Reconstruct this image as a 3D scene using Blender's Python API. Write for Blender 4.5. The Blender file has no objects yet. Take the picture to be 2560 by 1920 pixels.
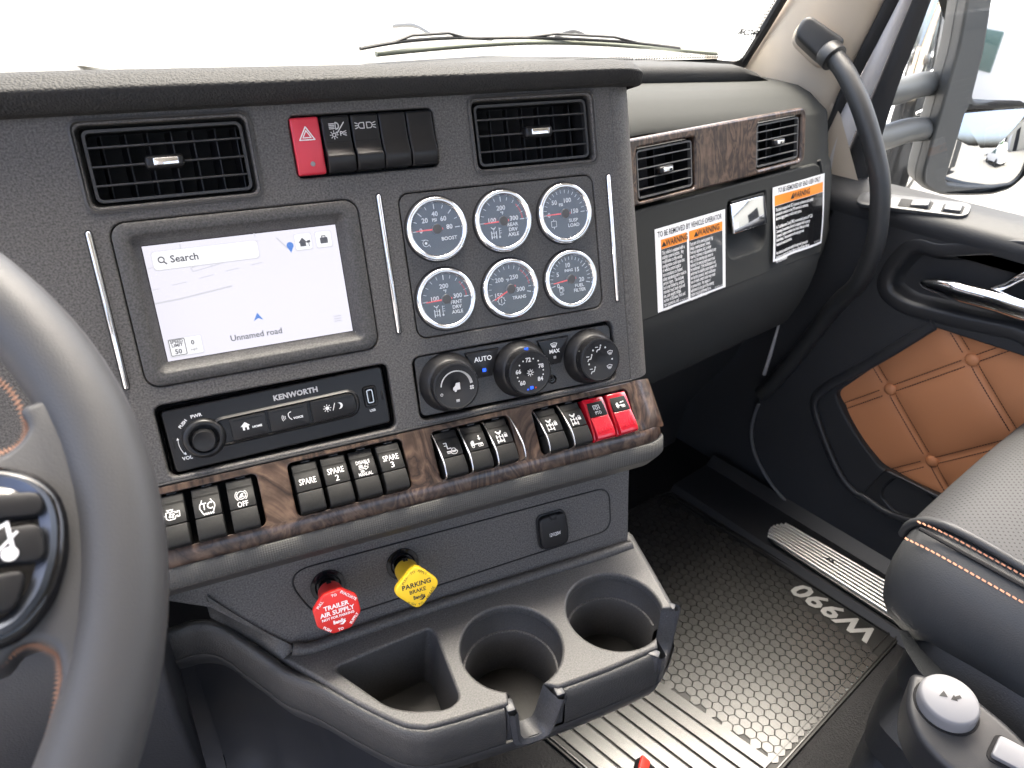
import bpy, bmesh, math, random
from mathutils import Matrix, Vector
random.seed(7)
SC = bpy.context.scene
COL = SC.collection
R = math.radians
# ---------------------------------------------------------------- camera, sky, sun, exposure
F_PX = 1799.432
CAM = Vector((-0.384098, -0.495114, 0.317738))
RIGHT, DOWN, FWD = Vector((0.779725, -0.625747, 0.021666)), Vector((-0.312029, -0.418345, -0.853010)), Vector((0.542832, 0.658353, -0.521445))
cam_d = bpy.data.cameras.new('camera'); cam = bpy.data.objects.new('camera', cam_d); COL.objects.link(cam)
cam_d.sensor_width = 36; cam_d.lens = 36 * F_PX / 2560; cam_d.clip_start = .02; cam_d.clip_end = 2000
cam.matrix_world = Matrix(((RIGHT.x, -DOWN.x, -FWD.x, CAM.x), (RIGHT.y, -DOWN.y, -FWD.y, CAM.y), (RIGHT.z, -DOWN.z, -FWD.z, CAM.z), (0, 0, 0, 1)))
cam_d.dof.use_dof = True; cam_d.dof.focus_distance = .76; cam_d.dof.aperture_fstop = 12.0
SC.camera = cam
SUN_AZ, SUN_EL = 55.0, 72.0          # degrees: azimuth from +Y (ahead) towards +X (passenger side)
world = bpy.data.worlds.new('World'); SC.world = world; world.use_nodes = True
wn = world.node_tree.nodes; bg = wn['Background']
sky = wn.new('ShaderNodeTexSky'); sky.sky_type = 'NISHITA'; sky.sun_disc = False
sky.sun_elevation = R(SUN_EL); sky.sun_rotation = R(SUN_AZ); sky.dust_density = 9.0; sky.air_density = .6; sky.ozone_density = 0.0
world.node_tree.links.new(sky.outputs[0], bg.inputs[0]); bg.inputs[1].default_value = .15
sl = bpy.data.lights.new('sun', 'SUN'); sl.energy = .5; sl.angle = R(20); sl.color = (1, .96, .9)
so = bpy.data.objects.new('sun', sl); COL.objects.link(so); so.location = (3, 4, 6)
_d = Vector((math.sin(R(SUN_AZ)) * math.cos(R(SUN_EL)), math.cos(R(SUN_AZ)) * math.cos(R(SUN_EL)), math.sin(R(SUN_EL))))
so.rotation_euler = _d.to_track_quat('Z', 'Y').to_euler()
SC.view_settings.view_transform = 'Standard'; SC.view_settings.look = 'None'; EXPO = 3.45; SC.view_settings.exposure = EXPO; SC.view_settings.gamma = 1
SC.cycles.use_denoising = True; SC.cycles.max_bounces = 8; SC.cycles.transparent_max_bounces = 12
SC.cycles.sample_clamp_indirect = 4.0; SC.cycles.caustics_reflective = False; SC.cycles.caustics_refractive = False
# ---------------------------------------------------------------- frames: cab axes X right, Y ahead, Z up; the centre stack is turned 15 deg to the driver and leans 19 deg
PHI, LEAN = R(15), R(19)
UU = Vector((math.cos(PHI), -math.sin(PHI), 0)); HH = Vector((math.sin(PHI), math.cos(PHI), 0)); ZZ = Vector((0, 0, 1))
VV = HH * math.sin(LEAN) + ZZ * math.cos(LEAN); WW = -HH * math.cos(LEAN) + ZZ * math.sin(LEAN)
def frame(a, b, c, o=(0, 0, 0)):
    return Matrix(((a.x, b.x, c.x, o[0]), (a.y, b.y, c.y, o[1]), (a.z, b.z, c.z, o[2]), (0, 0, 0, 1)))
MP = frame(UU, VV, WW)                       # stack face frame
MT = frame(UU, HH, ZZ)                       # tray frame (level, turned like the stack)
I4 = Matrix.Identity(4)
T = lambda x, y, z=0: Matrix.Translation((x, y, z))
RZm = lambda a: Matrix.Rotation(a, 4, 'Z'); RXm = lambda a: Matrix.Rotation(a, 4, 'X'); RYm = lambda a: Matrix.Rotation(a, 4, 'Y')
def ray(x, y): return RIGHT * ((x - 1280) / F_PX) + DOWN * ((y - 960) / F_PX) + FWD
def onplane(x, y, pt, n):
    d = ray(x, y); return CAM + d * ((Vector(pt) - CAM).dot(n) / d.dot(n))
def onX(x, y, v): return onplane(x, y, (v, 0, 0), Vector((1, 0, 0)))
def onY(x, y, v): return onplane(x, y, (0, v, 0), Vector((0, 1, 0)))
def onZ(x, y, v): return onplane(x, y, (0, 0, v), Vector((0, 0, 1)))
def onP(x, y, w=0):
    q = onplane(x, y, WW * w, WW); return q.dot(UU), q.dot(VV)
def onT(x, y, z):
    q = onZ(x, y, z); return q.dot(UU), q.dot(HH)
def depth(x, y, s): return CAM + ray(x, y) * s
# ---------------------------------------------------------------- materials
MATS = {}
def mat(name, col, rough=.5, metal=0, spec=.5, bump=None, bscale=800, bstr=.15, bdist=.0006, coat=0, coat_r=.05, speck=0, sheen=0, emit=None, estr=0, trans=0, sss=0):
    if name in MATS: return MATS[name]
    m = bpy.data.materials.new(name); m.use_nodes = True; nt = m.node_tree; b = nt.nodes['Principled BSDF']; L = nt.links
    b.inputs['Base Color'].default_value = (*col, 1); b.inputs['Roughness'].default_value = rough; b.inputs['Metallic'].default_value = metal
    b.inputs['Specular IOR Level'].default_value = spec; b.inputs['Coat Weight'].default_value = coat; b.inputs['Coat Roughness'].default_value = coat_r
    b.inputs['Sheen Weight'].default_value = sheen; b.inputs['Transmission Weight'].default_value = trans
    if emit: b.inputs['Emission Color'].default_value = (*emit, 1); b.inputs['Emission Strength'].default_value = estr
    tc = nt.nodes.new('ShaderNodeTexCoord')
    if bump:
        bp = nt.nodes.new('ShaderNodeBump'); bp.inputs['Strength'].default_value = bstr; bp.inputs['Distance'].default_value = bdist
        if bump == 'noise':
            t = nt.nodes.new('ShaderNodeTexNoise'); t.inputs['Scale'].default_value = bscale; t.inputs['Detail'].default_value = 2; out = t.outputs[0]
        elif bump == 'leather':
            w = nt.nodes.new('ShaderNodeTexNoise'); w.inputs['Scale'].default_value = bscale * .5; w.inputs['Detail'].default_value = 2
            mx = nt.nodes.new('ShaderNodeMixRGB'); mx.blend_type = 'ADD'; mx.inputs[0].default_value = .0035 * 400 / bscale
            L.new(tc.outputs['Object'], w.inputs['Vector']); L.new(tc.outputs['Object'], mx.inputs[1]); L.new(w.outputs[1], mx.inputs[2])
            t = nt.nodes.new('ShaderNodeTexVoronoi'); t.feature = 'SMOOTH_F1'; t.inputs['Scale'].default_value = bscale; t.inputs['Smoothness'].default_value = .5
            L.new(mx.outputs[0], t.inputs['Vector']); out = t.outputs[0]; bp.invert = True
        elif bump == 'weave':
            t = nt.nodes.new('ShaderNodeTexVoronoi'); t.feature = 'F1'; t.inputs['Scale'].default_value = bscale; t.inputs['Randomness'].default_value = .0; out = t.outputs[0]; bp.invert = True
        elif bump == 'lines':
            t = nt.nodes.new('ShaderNodeTexWave'); t.wave_type = 'BANDS'; t.bands_direction = 'DIAGONAL'; t.inputs['Scale'].default_value = bscale; t.inputs['Distortion'].default_value = .4; out = t.outputs[1]
        if bump != 'leather': L.new(tc.outputs['Object'], t.inputs['Vector'])
        L.new(out, bp.inputs['Height']); L.new(bp.outputs[0], b.inputs['Normal'])
    if speck:
        n = nt.nodes.new('ShaderNodeTexNoise'); n.inputs['Scale'].default_value = 620; n.inputs['Detail'].default_value = 1
        n2 = nt.nodes.new('ShaderNodeTexNoise'); n2.inputs['Scale'].default_value = 14; n2.inputs['Detail'].default_value = 3
        r = nt.nodes.new('ShaderNodeValToRGB'); e = r.color_ramp.elements
        e[0].position = .3; e[0].color = (*[c * (1 - speck) for c in col], 1); e[1].position = .7; e[1].color = (*[min(1, c * (1 + speck)) for c in col], 1)
        L.new(tc.outputs['Object'], n.inputs['Vector']); L.new(tc.outputs['Object'], n2.inputs['Vector']); L.new(n.outputs[0], r.inputs[0])
        mr = nt.nodes.new('ShaderNodeMapRange'); mr.inputs['To Min'].default_value = rough - .07; mr.inputs['To Max'].default_value = rough + .07
        L.new(n2.outputs[0], mr.inputs['Value']); L.new(mr.outputs[0], b.inputs['Roughness'])
        vd = nt.nodes.new('ShaderNodeTexVoronoi'); vd.inputs['Scale'].default_value = 95; vd.inputs['Randomness'].default_value = 1; dr_ = nt.nodes.new('ShaderNodeValToRGB'); dr_.color_ramp.elements[0].position = .025; dr_.color_ramp.elements[0].color = (.5, .5, .5, 1); dr_.color_ramp.elements[1].position = .05; dr_.color_ramp.elements[1].color = (0, 0, 0, 1)
        wn_ = nt.nodes.new('ShaderNodeTexWhiteNoise'); th = nt.nodes.new('ShaderNodeMath'); th.operation = 'GREATER_THAN'; th.inputs[1].default_value = .80; mk = nt.nodes.new('ShaderNodeMixRGB'); mk.blend_type = 'MULTIPLY'; mk.inputs[0].default_value = 1; ad = nt.nodes.new('ShaderNodeMixRGB'); ad.blend_type = 'ADD'; ad.inputs[0].default_value = .45
        L.new(tc.outputs['Object'], vd.inputs['Vector']); L.new(vd.outputs['Distance'], dr_.inputs[0]); L.new(vd.outputs['Color'], wn_.inputs['Vector']); L.new(wn_.outputs['Value'], th.inputs[0]); L.new(dr_.outputs[0], mk.inputs[1]); L.new(th.outputs[0], mk.inputs[2])
        L.new(r.outputs[0], ad.inputs[1]); L.new(mk.outputs[0], ad.inputs[2]); L.new(ad.outputs[0], b.inputs['Base Color'])
    MATS[name] = m; return m
def wood():
    if 'burl_wood' in MATS: return MATS['burl_wood']
    m = bpy.data.materials.new('burl_wood'); m.use_nodes = True; nt = m.node_tree; N = nt.nodes; L = nt.links; b = N['Principled BSDF']
    tc = N.new('ShaderNodeTexCoord'); mp = N.new('ShaderNodeMapping'); mp.inputs['Scale'].default_value = (19, 9, 19); mp.inputs['Rotation'].default_value = (0, 0, .5)
    n1 = N.new('ShaderNodeTexNoise'); n1.inputs['Scale'].default_value = 1.0; n1.inputs['Detail'].default_value = 5; n1.inputs['Distortion'].default_value = 2.6
    mu = N.new('ShaderNodeMath'); mu.operation = 'MULTIPLY'; mu.inputs[1].default_value = 11.0
    pp = N.new('ShaderNodeMath'); pp.operation = 'PINGPONG'; pp.inputs[1].default_value = 1.0
    cr = N.new('ShaderNodeValToRGB'); e = cr.color_ramp.elements
    e[0].position = 0; e[0].color = (.018, .010, .008, 1); e[1].position = 1; e[1].color = (.115, .074, .052, 1)
    a = cr.color_ramp.elements.new(.18); a.color = (.040, .023, .017, 1); a = cr.color_ramp.elements.new(.6); a.color = (.072, .043, .030, 1)
    n2 = N.new('ShaderNodeTexNoise'); n2.inputs['Scale'].default_value = 55; n2.inputs['Detail'].default_value = 6
    mx = N.new('ShaderNodeMixRGB'); mx.blend_type = 'MULTIPLY'; mx.inputs[0].default_value = .75
    cr2 = N.new('ShaderNodeValToRGB'); cr2.color_ramp.elements[0].position = .35; cr2.color_ramp.elements[0].color = (.35, .33, .32, 1); cr2.color_ramp.elements[1].position = .62
    L.new(tc.outputs['Object'], mp.inputs[0]); L.new(mp.outputs[0], n1.inputs['Vector']); L.new(n1.outputs[0], mu.inputs[0]); L.new(mu.outputs[0], pp.inputs[0]); L.new(pp.outputs[0], cr.inputs[0])
    L.new(tc.outputs['Object'], n2.inputs['Vector']); L.new(n2.outputs[0], cr2.inputs[0]); L.new(cr.outputs[0], mx.inputs[1]); L.new(cr2.outputs[0], mx.inputs[2]); L.new(mx.outputs[0], b.inputs['Base Color'])
    b.inputs['Roughness'].default_value = .45; b.inputs['Specular IOR Level'].default_value = .3; b.inputs['Coat Weight'].default_value = .75; b.inputs['Coat Roughness'].default_value = .16
    MATS['burl_wood'] = m; return m
def thin_glass(name, tint=(1, 1, 1), ior=1.5, rough=.0):
    if name in MATS: return MATS[name]
    m = bpy.data.materials.new(name); m.use_nodes = True; nt = m.node_tree; N = nt.nodes; L = nt.links; N.remove(N['Principled BSDF'])
    t = N.new('ShaderNodeBsdfTransparent'); t.inputs[0].default_value = (*tint, 1); g = N.new('ShaderNodeBsdfGlossy'); g.inputs['Roughness'].default_value = rough
    ge = N.new('ShaderNodeNewGeometry'); dp = N.new('ShaderNodeVectorMath'); dp.operation = 'DOT_PRODUCT'; ab = N.new('ShaderNodeMath'); ab.operation = 'ABSOLUTE'
    sb = N.new('ShaderNodeMath'); sb.operation = 'SUBTRACT'; sb.inputs[0].default_value = 1; pw = N.new('ShaderNodeMath'); pw.operation = 'POWER'; pw.inputs[1].default_value = 5
    f0 = ((ior - 1) / (ior + 1)) ** 2; ma = N.new('ShaderNodeMath'); ma.operation = 'MULTIPLY_ADD'; ma.inputs[1].default_value = 1 - f0; ma.inputs[2].default_value = f0; mx = N.new('ShaderNodeMixShader')
    L.new(ge.outputs['Normal'], dp.inputs[0]); L.new(ge.outputs['Incoming'], dp.inputs[1]); L.new(dp.outputs['Value'], ab.inputs[0]); L.new(ab.outputs[0], sb.inputs[1]); L.new(sb.outputs[0], pw.inputs[0]); L.new(pw.outputs[0], ma.inputs[0])
    L.new(ma.outputs[0], mx.inputs[0]); L.new(t.outputs[0], mx.inputs[1]); L.new(g.outputs[0], mx.inputs[2]); L.new(mx.outputs[0], N['Material Output'].inputs[0])
    MATS[name] = m; return m
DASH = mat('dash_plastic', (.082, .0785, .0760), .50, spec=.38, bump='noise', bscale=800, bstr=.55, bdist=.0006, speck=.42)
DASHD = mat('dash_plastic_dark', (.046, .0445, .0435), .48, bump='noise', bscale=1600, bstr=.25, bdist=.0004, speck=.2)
PAD = mat('hood_leather', (.031, .031, .031), .62, spec=.15, bump='leather', bscale=520, bstr=.55, bdist=.0012)
SKIN = mat('dash_skin', (.038, .039, .0375), .7, spec=.10, bump='lines', bscale=260, bstr=.25, bdist=.0005)
WEAVE = mat('lip_weave', (.075, .073, .068), .62, spec=.3, bump='weave', bscale=470, bstr=.8, bdist=.0012)
LEATH = mat('grey_leather', (.036, .0355, .035), .48, bump='leather', bscale=600, bstr=.40, bdist=.001)
BLACK = mat('black_plastic', (.010, .010, .011), .40, spec=.35, bump='noise', bscale=2500, bstr=.08)
SATIN = mat('black_satin', (.013, .013, .014), .34, spec=.3)
GLOSSB = mat('black_gloss', (.006, .006, .007), .12)
DARK = mat('dark_void', (.004, .004, .005), .8)
RUBBER = mat('rubber', (.014, .014, .015), .7, bump='noise', bscale=900, bstr=.2)
CHROME = mat('chrome', (.85, .86, .88), .06, 1)
CHROMER = mat('brushed_chrome', (.6, .6, .6), .25, 1)
PANEL_GLOW = 1.05 / 2 ** EXPO
WHITE = mat('white_print', (.80, .80, .80), .6)
ICON = mat('icon_white', (.58, .58, .58), .6)
GREYP = mat('grey_print', (.34, .34, .35), .6)
# ---------------------------------------------------------------- geometry helpers
def pydata(verts, faces, name='m'):
    me = bpy.data.meshes.new(name); me.from_pydata([tuple(v) for v in verts], [], faces); me.validate(); me.update(); return me
def from_bm(bm, name='m'):
    bmesh.ops.recalc_face_normals(bm, faces=bm.faces); me = bpy.data.meshes.new(name); bm.to_mesh(me); bm.free(); return me
def finish(me, m, sharp=35):
    if m is not None and not me.materials: me.materials.append(m)
    if me.polygons:
        me.polygons.foreach_set('use_smooth', [True] * len(me.polygons)); me.set_sharp_from_angle(angle=R(sharp))
    return me
def thing(name, label, cat, mw=I4, group=None):
    o = bpy.data.objects.new(name, None); COL.objects.link(o); o.matrix_basis = mw; o.empty_display_size = .02
    o['label'] = label; o['category'] = cat
    if group: o['group'] = group
    return o
def part(name, me, m, parent, lm=I4, world=False, sharp=35, label=None):
    if me.users == 0 or m is not None: finish(me, m, sharp)
    o = bpy.data.objects.new(name, me); COL.objects.link(o)
    if world:
        k = parent.matrix_basis.inverted()
        if parent.parent: k = (parent.parent.matrix_basis @ parent.matrix_basis).inverted()
        me.transform(k @ lm)
    else: o.matrix_basis = lm
    o.parent = parent
    if label: o['label'] = label
    return o
def solo(name, me, m, label, cat, mw=I4, group=None, kind=None, sharp=35):
    finish(me, m, sharp); o = bpy.data.objects.new(name, me); COL.objects.link(o); o.matrix_basis = mw
    if kind: o['kind'] = kind
    o['label'] = label
    if cat: o['category'] = cat
    if group: o['group'] = group
    return o
def struct(name, me, m, label=None, mw=I4, sharp=35):
    finish(me, m, sharp); o = bpy.data.objects.new(name, me); COL.objects.link(o); o.matrix_basis = mw; o['kind'] = 'structure'
    if label: o['label'] = label
    return o
def join(*mes):
    bm = bmesh.new()
    for me in mes: bm.from_mesh(me)
    out = bpy.data.meshes.new('j'); bm.to_mesh(out); bm.free(); return out
def moved(me, mx): me.transform(mx); return me
def rr(x0, y0, x1, y1, r, n=6):
    r = min(r, abs(x1 - x0) / 2 - 1e-5, abs(y1 - y0) / 2 - 1e-5); P = []
    for cx, cy, a in ((x1 - r, y1 - r, 0), (x0 + r, y1 - r, 90), (x0 + r, y0 + r, 180), (x1 - r, y0 + r, 270)):
        for k in range(n + 1): t = R(a + 90 * k / n); P.append((cx + r * math.cos(t), cy + r * math.sin(t)))
    return P
def circ(cx, cy, r, n=32, a0=0, a1=360): 
    m = n if a1 - a0 >= 360 else n + 1
    return [(cx + r * math.cos(R(a0 + (a1 - a0) * k / n)), cy + r * math.sin(R(a0 + (a1 - a0) * k / n))) for k in range(m)]
def roundpoly(P, r, n=5):
    out = []; N = len(P)
    for i in range(N):
        rad = r[i] if isinstance(r, (list, tuple)) else r
        a, b, c = Vector(P[i - 1]), Vector(P[i]), Vector(P[(i + 1) % N]); d1 = (a - b); d2 = (c - b)
        l = min(rad, d1.length * .45, d2.length * .45)
        if l < 1e-6: out.append(tuple(b)); continue
        p1 = b + d1.normalized() * l; p2 = b + d2.normalized() * l
        for k in range(n + 1):
            t = k / n; out.append(tuple(p1 * (1 - t) ** 2 + b * 2 * t * (1 - t) + p2 * t * t))
    return out
def plate(outline, holes=(), t=.004, bev=.0008, seg=2):
    """flat sheet with openings: front face at z=0, back at -t, softened rims"""
    c = bpy.data.curves.new('c', 'CURVE'); c.dimensions = '2D'; c.fill_mode = 'BOTH'; c.extrude = max(t / 2 - bev, 0); c.bevel_depth = bev; c.bevel_resolution = seg - 1; c.offset = -bev
    for P in [outline] + list(holes):
        s = c.splines.new('POLY'); s.points.add(len(P) - 1); s.use_cyclic_u = True
        for q, p in zip(s.points, P): q.co = (p[0], p[1], 0, 1)
    o = bpy.data.objects.new('c', c); me = bpy.data.meshes.new_from_object(o); bpy.data.objects.remove(o); bpy.data.curves.remove(c)
    me.materials.clear(); me.transform(T(0, 0, -t / 2)); return me
def loft(loops, cap0=False, cap1=False, closed=True):
    n = len(loops[0]); V = [v for l in loops for v in l]; F = []
    for i in range(len(loops) - 1):
        for j in range(n if closed else n - 1):
            k = (j + 1) % n; F.append((i * n + j, i * n + k, (i + 1) * n + k, (i + 1) * n + j))
    if cap0: F.append(tuple(range(n))[::-1])
    if cap1: F.append(tuple((len(loops) - 1) * n + j for j in range(n)))
    me = pydata(V, F); bm = bmesh.new(); bm.from_mesh(me); bmesh.ops.recalc_face_normals(bm, faces=bm.faces); bm.to_mesh(me); bm.free(); return me
def at_z(P, z): return [(p[0], p[1], z) for p in P]
def lathe(prof, n=36, a0=0, a1=360):
    full = a1 - a0 >= 360; m = n if full else n + 1; V = []; F = []
    for i in range(m):
        a = R(a0 + (a1 - a0) * i / n)
        for r, z in prof: V.append((r * math.cos(a), r * math.sin(a), z))
    k = len(prof)
    for i in range(n):
        j = (i + 1) % m
        for q in range(k - 1): F.append((i * k + q, j * k + q, j * k + q + 1, i * k + q + 1))
    me = pydata(V, F); bm = bmesh.new(); bm.from_mesh(me); bmesh.ops.remove_doubles(bm, verts=bm.verts, dist=1e-6)
    bmesh.ops.recalc_face_normals(bm, faces=bm.faces); bm.to_mesh(me); bm.free(); return me
def disc(r, z=0, n=36, cx=0, cy=0): return pydata(at_z(circ(cx, cy, r, n), z), [tuple(range(n))])
def sheet(P, z=0): return pydata(at_z(P, z), [tuple(range(len(P)))])
def prism(P, z0, z1, bev=0, seg=2):
    bm = bmesh.new(); vs = [bm.verts.new((p[0], p[1], z0)) for p in P]; f = bm.faces.new(vs)
    ex = bmesh.ops.extrude_face_region(bm, geom=[f]); bmesh.ops.translate(bm, verts=[v for v in ex['geom'] if isinstance(v, bmesh.types.BMVert)], vec=(0, 0, z1 - z0))
    if bev: bmesh.ops.bevel(bm, geom=[e for e in bm.edges if abs(e.verts[0].co.z - e.verts[1].co.z) < 1e-9], offset=bev, segments=seg, profile=.5, affect='EDGES', clamp_overlap=True)
    return from_bm(bm)
def rbox(sx, sy, sz, b=.001, seg=2, c=(0, 0, 0)):
    bm = bmesh.new(); bmesh.ops.create_cube(bm, size=1); bmesh.ops.scale(bm, vec=(sx, sy, sz), verts=bm.verts)
    if b: bmesh.ops.bevel(bm, geom=bm.edges[:], offset=b, segments=seg, profile=.5, affect='EDGES', clamp_overlap=True)
    bmesh.ops.translate(bm, vec=c, verts=bm.verts); return from_bm(bm)
def bar(prof, x0, x1, bev=.0006, seg=2):
    """profile (y, z) pushed along x"""
    bm = bmesh.new(); vs = [bm.verts.new((x0, y, z)) for y, z in prof]; f = bm.faces.new(vs)
    ex = bmesh.ops.extrude_face_region(bm, geom=[f]); bmesh.ops.translate(bm, verts=[v for v in ex['geom'] if isinstance(v, bmesh.types.BMVert)], vec=(x1 - x0, 0, 0))
    bmesh.ops.recalc_face_normals(bm, faces=bm.faces)
    if bev: bmesh.ops.bevel(bm, geom=[e for e in bm.edges if e.is_manifold and e.calc_face_angle(0) > R(40)], offset=bev, segments=seg, profile=.5, affect='EDGES', clamp_overlap=True)
    return from_bm(bm)
def smoothpath(P, k=8, closed=False):
    P = [Vector(p) for p in P]; out = []; n = len(P)
    for i in range(n if closed else n - 1):
        if closed: a, b, c, d = P[i - 1], P[i], P[(i + 1) % n], P[(i + 2) % n]
        else: a, b, c, d = P[max(i - 1, 0)], P[i], P[i + 1], P[min(i + 2, n - 1)]
        for j in range(k):
            t = j / k; out.append(.5 * ((2 * b) + (c - a) * t + (2 * a - 5 * b + 4 * c - d) * t * t + (3 * b - a - 3 * c + d) * t ** 3))
    if not closed: out.append(P[-1])
    return out
def tube(P, r, n=10, closed=False, flat=1.0):
    P = [Vector(p) for p in P]; N = len(P); V = []; F = []; tg = []
    for i in range(N):
        a = P[i - 1] if (i or closed) else P[0]; b = P[(i + 1) % N] if (i < N - 1 or closed) else P[-1]; tg.append((b - a).normalized())
    x = tg[0].orthogonal().normalized()
    for i in range(N):
        x = (x - tg[i] * x.dot(tg[i])).normalized(); y = tg[i].cross(x); rad = r[i] if isinstance(r, (list, tuple)) else r
        for k in range(n): a = 2 * math.pi * k / n; V.append(P[i] + x * math.cos(a) * rad + y * math.sin(a) * rad * flat)
    for i in range(N if closed else N - 1):
        j = (i + 1) % N
        for k in range(n): l = (k + 1) % n; F.append((i * n + k, i * n + l, j * n + l, j * n + k))
    if not closed: F.append(tuple(range(n))[::-1]); F.append(tuple((N - 1) * n + k for k in range(n)))
    me = pydata(V, F); bm = bmesh.new(); bm.from_mesh(me); bmesh.ops.recalc_face_normals(bm, faces=bm.faces); bm.to_mesh(me); bm.free(); return me
class Ink:
    """flat print: letters and strokes gathered into one thin sheet lying on a surface"""
    def __init__(s): s.V = []; s.F = []
    def add(s, verts, faces):
        o = len(s.V); s.V += [tuple(v) for v in verts]; s.F += [tuple(i + o for i in f) for f in faces]
    def text(s, txt, x, y, size, rot=0, ax='CENTER', sx=1.0, bold=0, z=0, mirror=False, space=1.0, line=.9, shear=0, fit=None):
        c = bpy.data.curves.new('t', 'FONT'); c.body = txt; c.size = size; c.align_x = ax; c.align_y = 'CENTER' if '\n' not in txt else 'TOP'; c.offset = bold; c.resolution_u = 2; c.fill_mode = 'FRONT'; c.space_character = space; c.space_line = line; c.shear = shear
        o = bpy.data.objects.new('t', c); me = bpy.data.meshes.new_from_object(o); bpy.data.objects.remove(o); bpy.data.curves.remove(c)
        if fit and me.vertices: xs_ = [v.co.x for v in me.vertices]; sx = fit / max(1e-6, max(xs_) - min(xs_))
        k = -1 if mirror else 1; cs, sn = math.cos(rot), math.sin(rot); vs = []
        for v in me.vertices:
            a, b = v.co.x * sx * k, v.co.y; vs.append((x + a * cs - b * sn, y + a * sn + b * cs, z))
        s.add(vs, [tuple(p.vertices) for p in me.polygons]); bpy.data.meshes.remove(me); return s
    def line(s, P, w, closed=False, z=0):
        P = [Vector((p[0], p[1])) for p in P]; n = len(P)
        for i in range(n if closed else n - 1):
            a, b = P[i], P[(i + 1) % n]; d = b - a
            if d.length < 1e-9: continue
            d.normalize(); e = d * (w * .35); q = Vector((-d.y, d.x)) * (w / 2); a2, b2 = a - e, b + e
            s.add([(*(a2 - q), z), (*(b2 - q), z), (*(b2 + q), z), (*(a2 + q), z)], [(0, 1, 2, 3)])
        return s
    def fill(s, P, z=0): s.add([(p[0], p[1], z) for p in P], [tuple(range(len(P)))]); return s
    def dot(s, x, y, r, z=0, n=10): return s.fill(circ(x, y, r, n), z)
    def arc(s, x, y, r, a0, a1, w, z=0, n=16): return s.line(circ(x, y, r, n, a0, a1), w, z=z)
    def mesh(s): return pydata(s.V, s.F)
def ink(name, I, m, parent, lm=I4): return part(name, I.mesh(), m, parent, lm)
# ================================================================ CENTRE STACK
mm = .001
dash = thing('dashboard_centre_stack', 'grey centre dashboard stack with wood trim band facing the driver', 'dashboard', MP)
SWROW = (-159.5*mm, 153*mm, -34.5*mm, 203.5*mm)
VENTS = [(-254.5*mm, 175.5*mm), (64.5*mm, 176.5*mm)]
RAD = (-308*mm, -79.5*mm, -109*mm, -16*mm); CLI = (-86*mm, -78.5*mm, 131*mm, -15.5*mm); SCRN = (-309*mm, -1*mm, -113.5*mm, 133*mm); GPL = (-77*mm, 0, 122*mm, 133*mm)
holes = [rr(*SWROW, 5*mm)[::-1], rr(*RAD, 7*mm)[::-1], rr(*CLI, 8*mm)[::-1], rr(*SCRN, 12*mm)[::-1], rr(GPL[0], GPL[1], GPL[2], GPL[3], 10*mm)[::-1]]
for x, y in VENTS: holes.append(rr(x - 61.5*mm, y - 30*mm, x + 61.5*mm, y + 30*mm, 6*mm)[::-1])
STR = [(-323*mm, 2*mm, 129*mm), (-94*mm, 9*mm, 134.5*mm), (139*mm, 3*mm, 131*mm)]
part('face_panel', plate([(-.62, -.0835), (.149, -.0835), (.149, .2145), (-.62, .2145)], holes, .012, .0016, 3), DASH, dash)
# rounded right flank that turns back towards the windscreen
fl = [(.1488, -.0005)] + [(.148 + .036 * math.sin(R(a)), -.036 * (1 - math.cos(R(a))) - .0005) for a in range(10, 91, 10)] + [(.1855, -.08), (.188, -.16), (.190, -.30)]
part('side_panel', loft([[(a, -.0835, b) for a, b in fl], [(a, .2145, b) for a, b in fl]], closed=False), DASH, dash)
# padded brow
def brow(u, e=1.0):
    k = max(0, min(1, (u + .36) / .52)); dv = -.008 * k
    pr = [(.2125, -.004), (.2127, .0085), (.2140, .0125), (.2262 + dv * .4, .0212), (.2280 + dv * .4, .0215), (.2298 + dv * .5, .0206), (.2395 + dv, .0120), (.2440 + dv, .0060), (.2460 + dv, -.006), (.2465 + dv, -.05), (.240 + dv, -.16), (.22, -.30)]
    return [(u, .2125 + (v - .2125) * (.35 + .65 * e if w > -.01 else .55 + .45 * e), -.004 + (w + .004) * e if w > 0 else w) for v, w in pr]
us = [-.70, -.5, -.3, -.1, .05, .13] + [.15 + .034 * math.sin(R(a)) for a in (0, 20, 40, 55, 68, 80, 90)]
es = [1] * 6 + [math.cos(R(a)) ** .6 if a < 90 else 0.02 for a in (0, 20, 40, 55, 68, 80, 90)]
bl = [brow(a, max(b, .02)) for a, b in zip(us, es)]
bm_me = loft(bl, closed=False, cap1=True); part('padded_brow', bm_me, PAD, dash, sharp=60)
# back boxes so the openings look into dark
for (x0, y0, x1, y1), d in ((SWROW, .02), (RAD, .02), (CLI, .02), (SCRN, .022), (GPL, .016)):
    a = rr(x0 - .001, y0 - .001, x1 + .001, y1 + .001, .006)
    part('opening_liner', loft([at_z(a, -.011), at_z(a, -d)], cap1=True), DARK, dash)
# chrome accent strips
for x, y0, y1 in STR:
    q = rr(x - 2.2*mm, y0, x + 2.2*mm, y1, 2.1*mm, 4); q2 = rr(x - .9*mm, y0 + 1.2*mm, x + .9*mm, y1 - 1.2*mm, .8*mm, 4)
    part('chrome_strip', loft([at_z(q, -.0005), at_z(q, .0010), at_z(q2, .0026)], cap1=True), CHROME, dash, sharp=60)
    qq = rr(x - 2.8*mm, y0 - .6*mm, x + 2.8*mm, y1 + .6*mm, 2.6*mm, 4); part('strip_seat', sheet(qq, .0003), DARK, dash)
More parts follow.
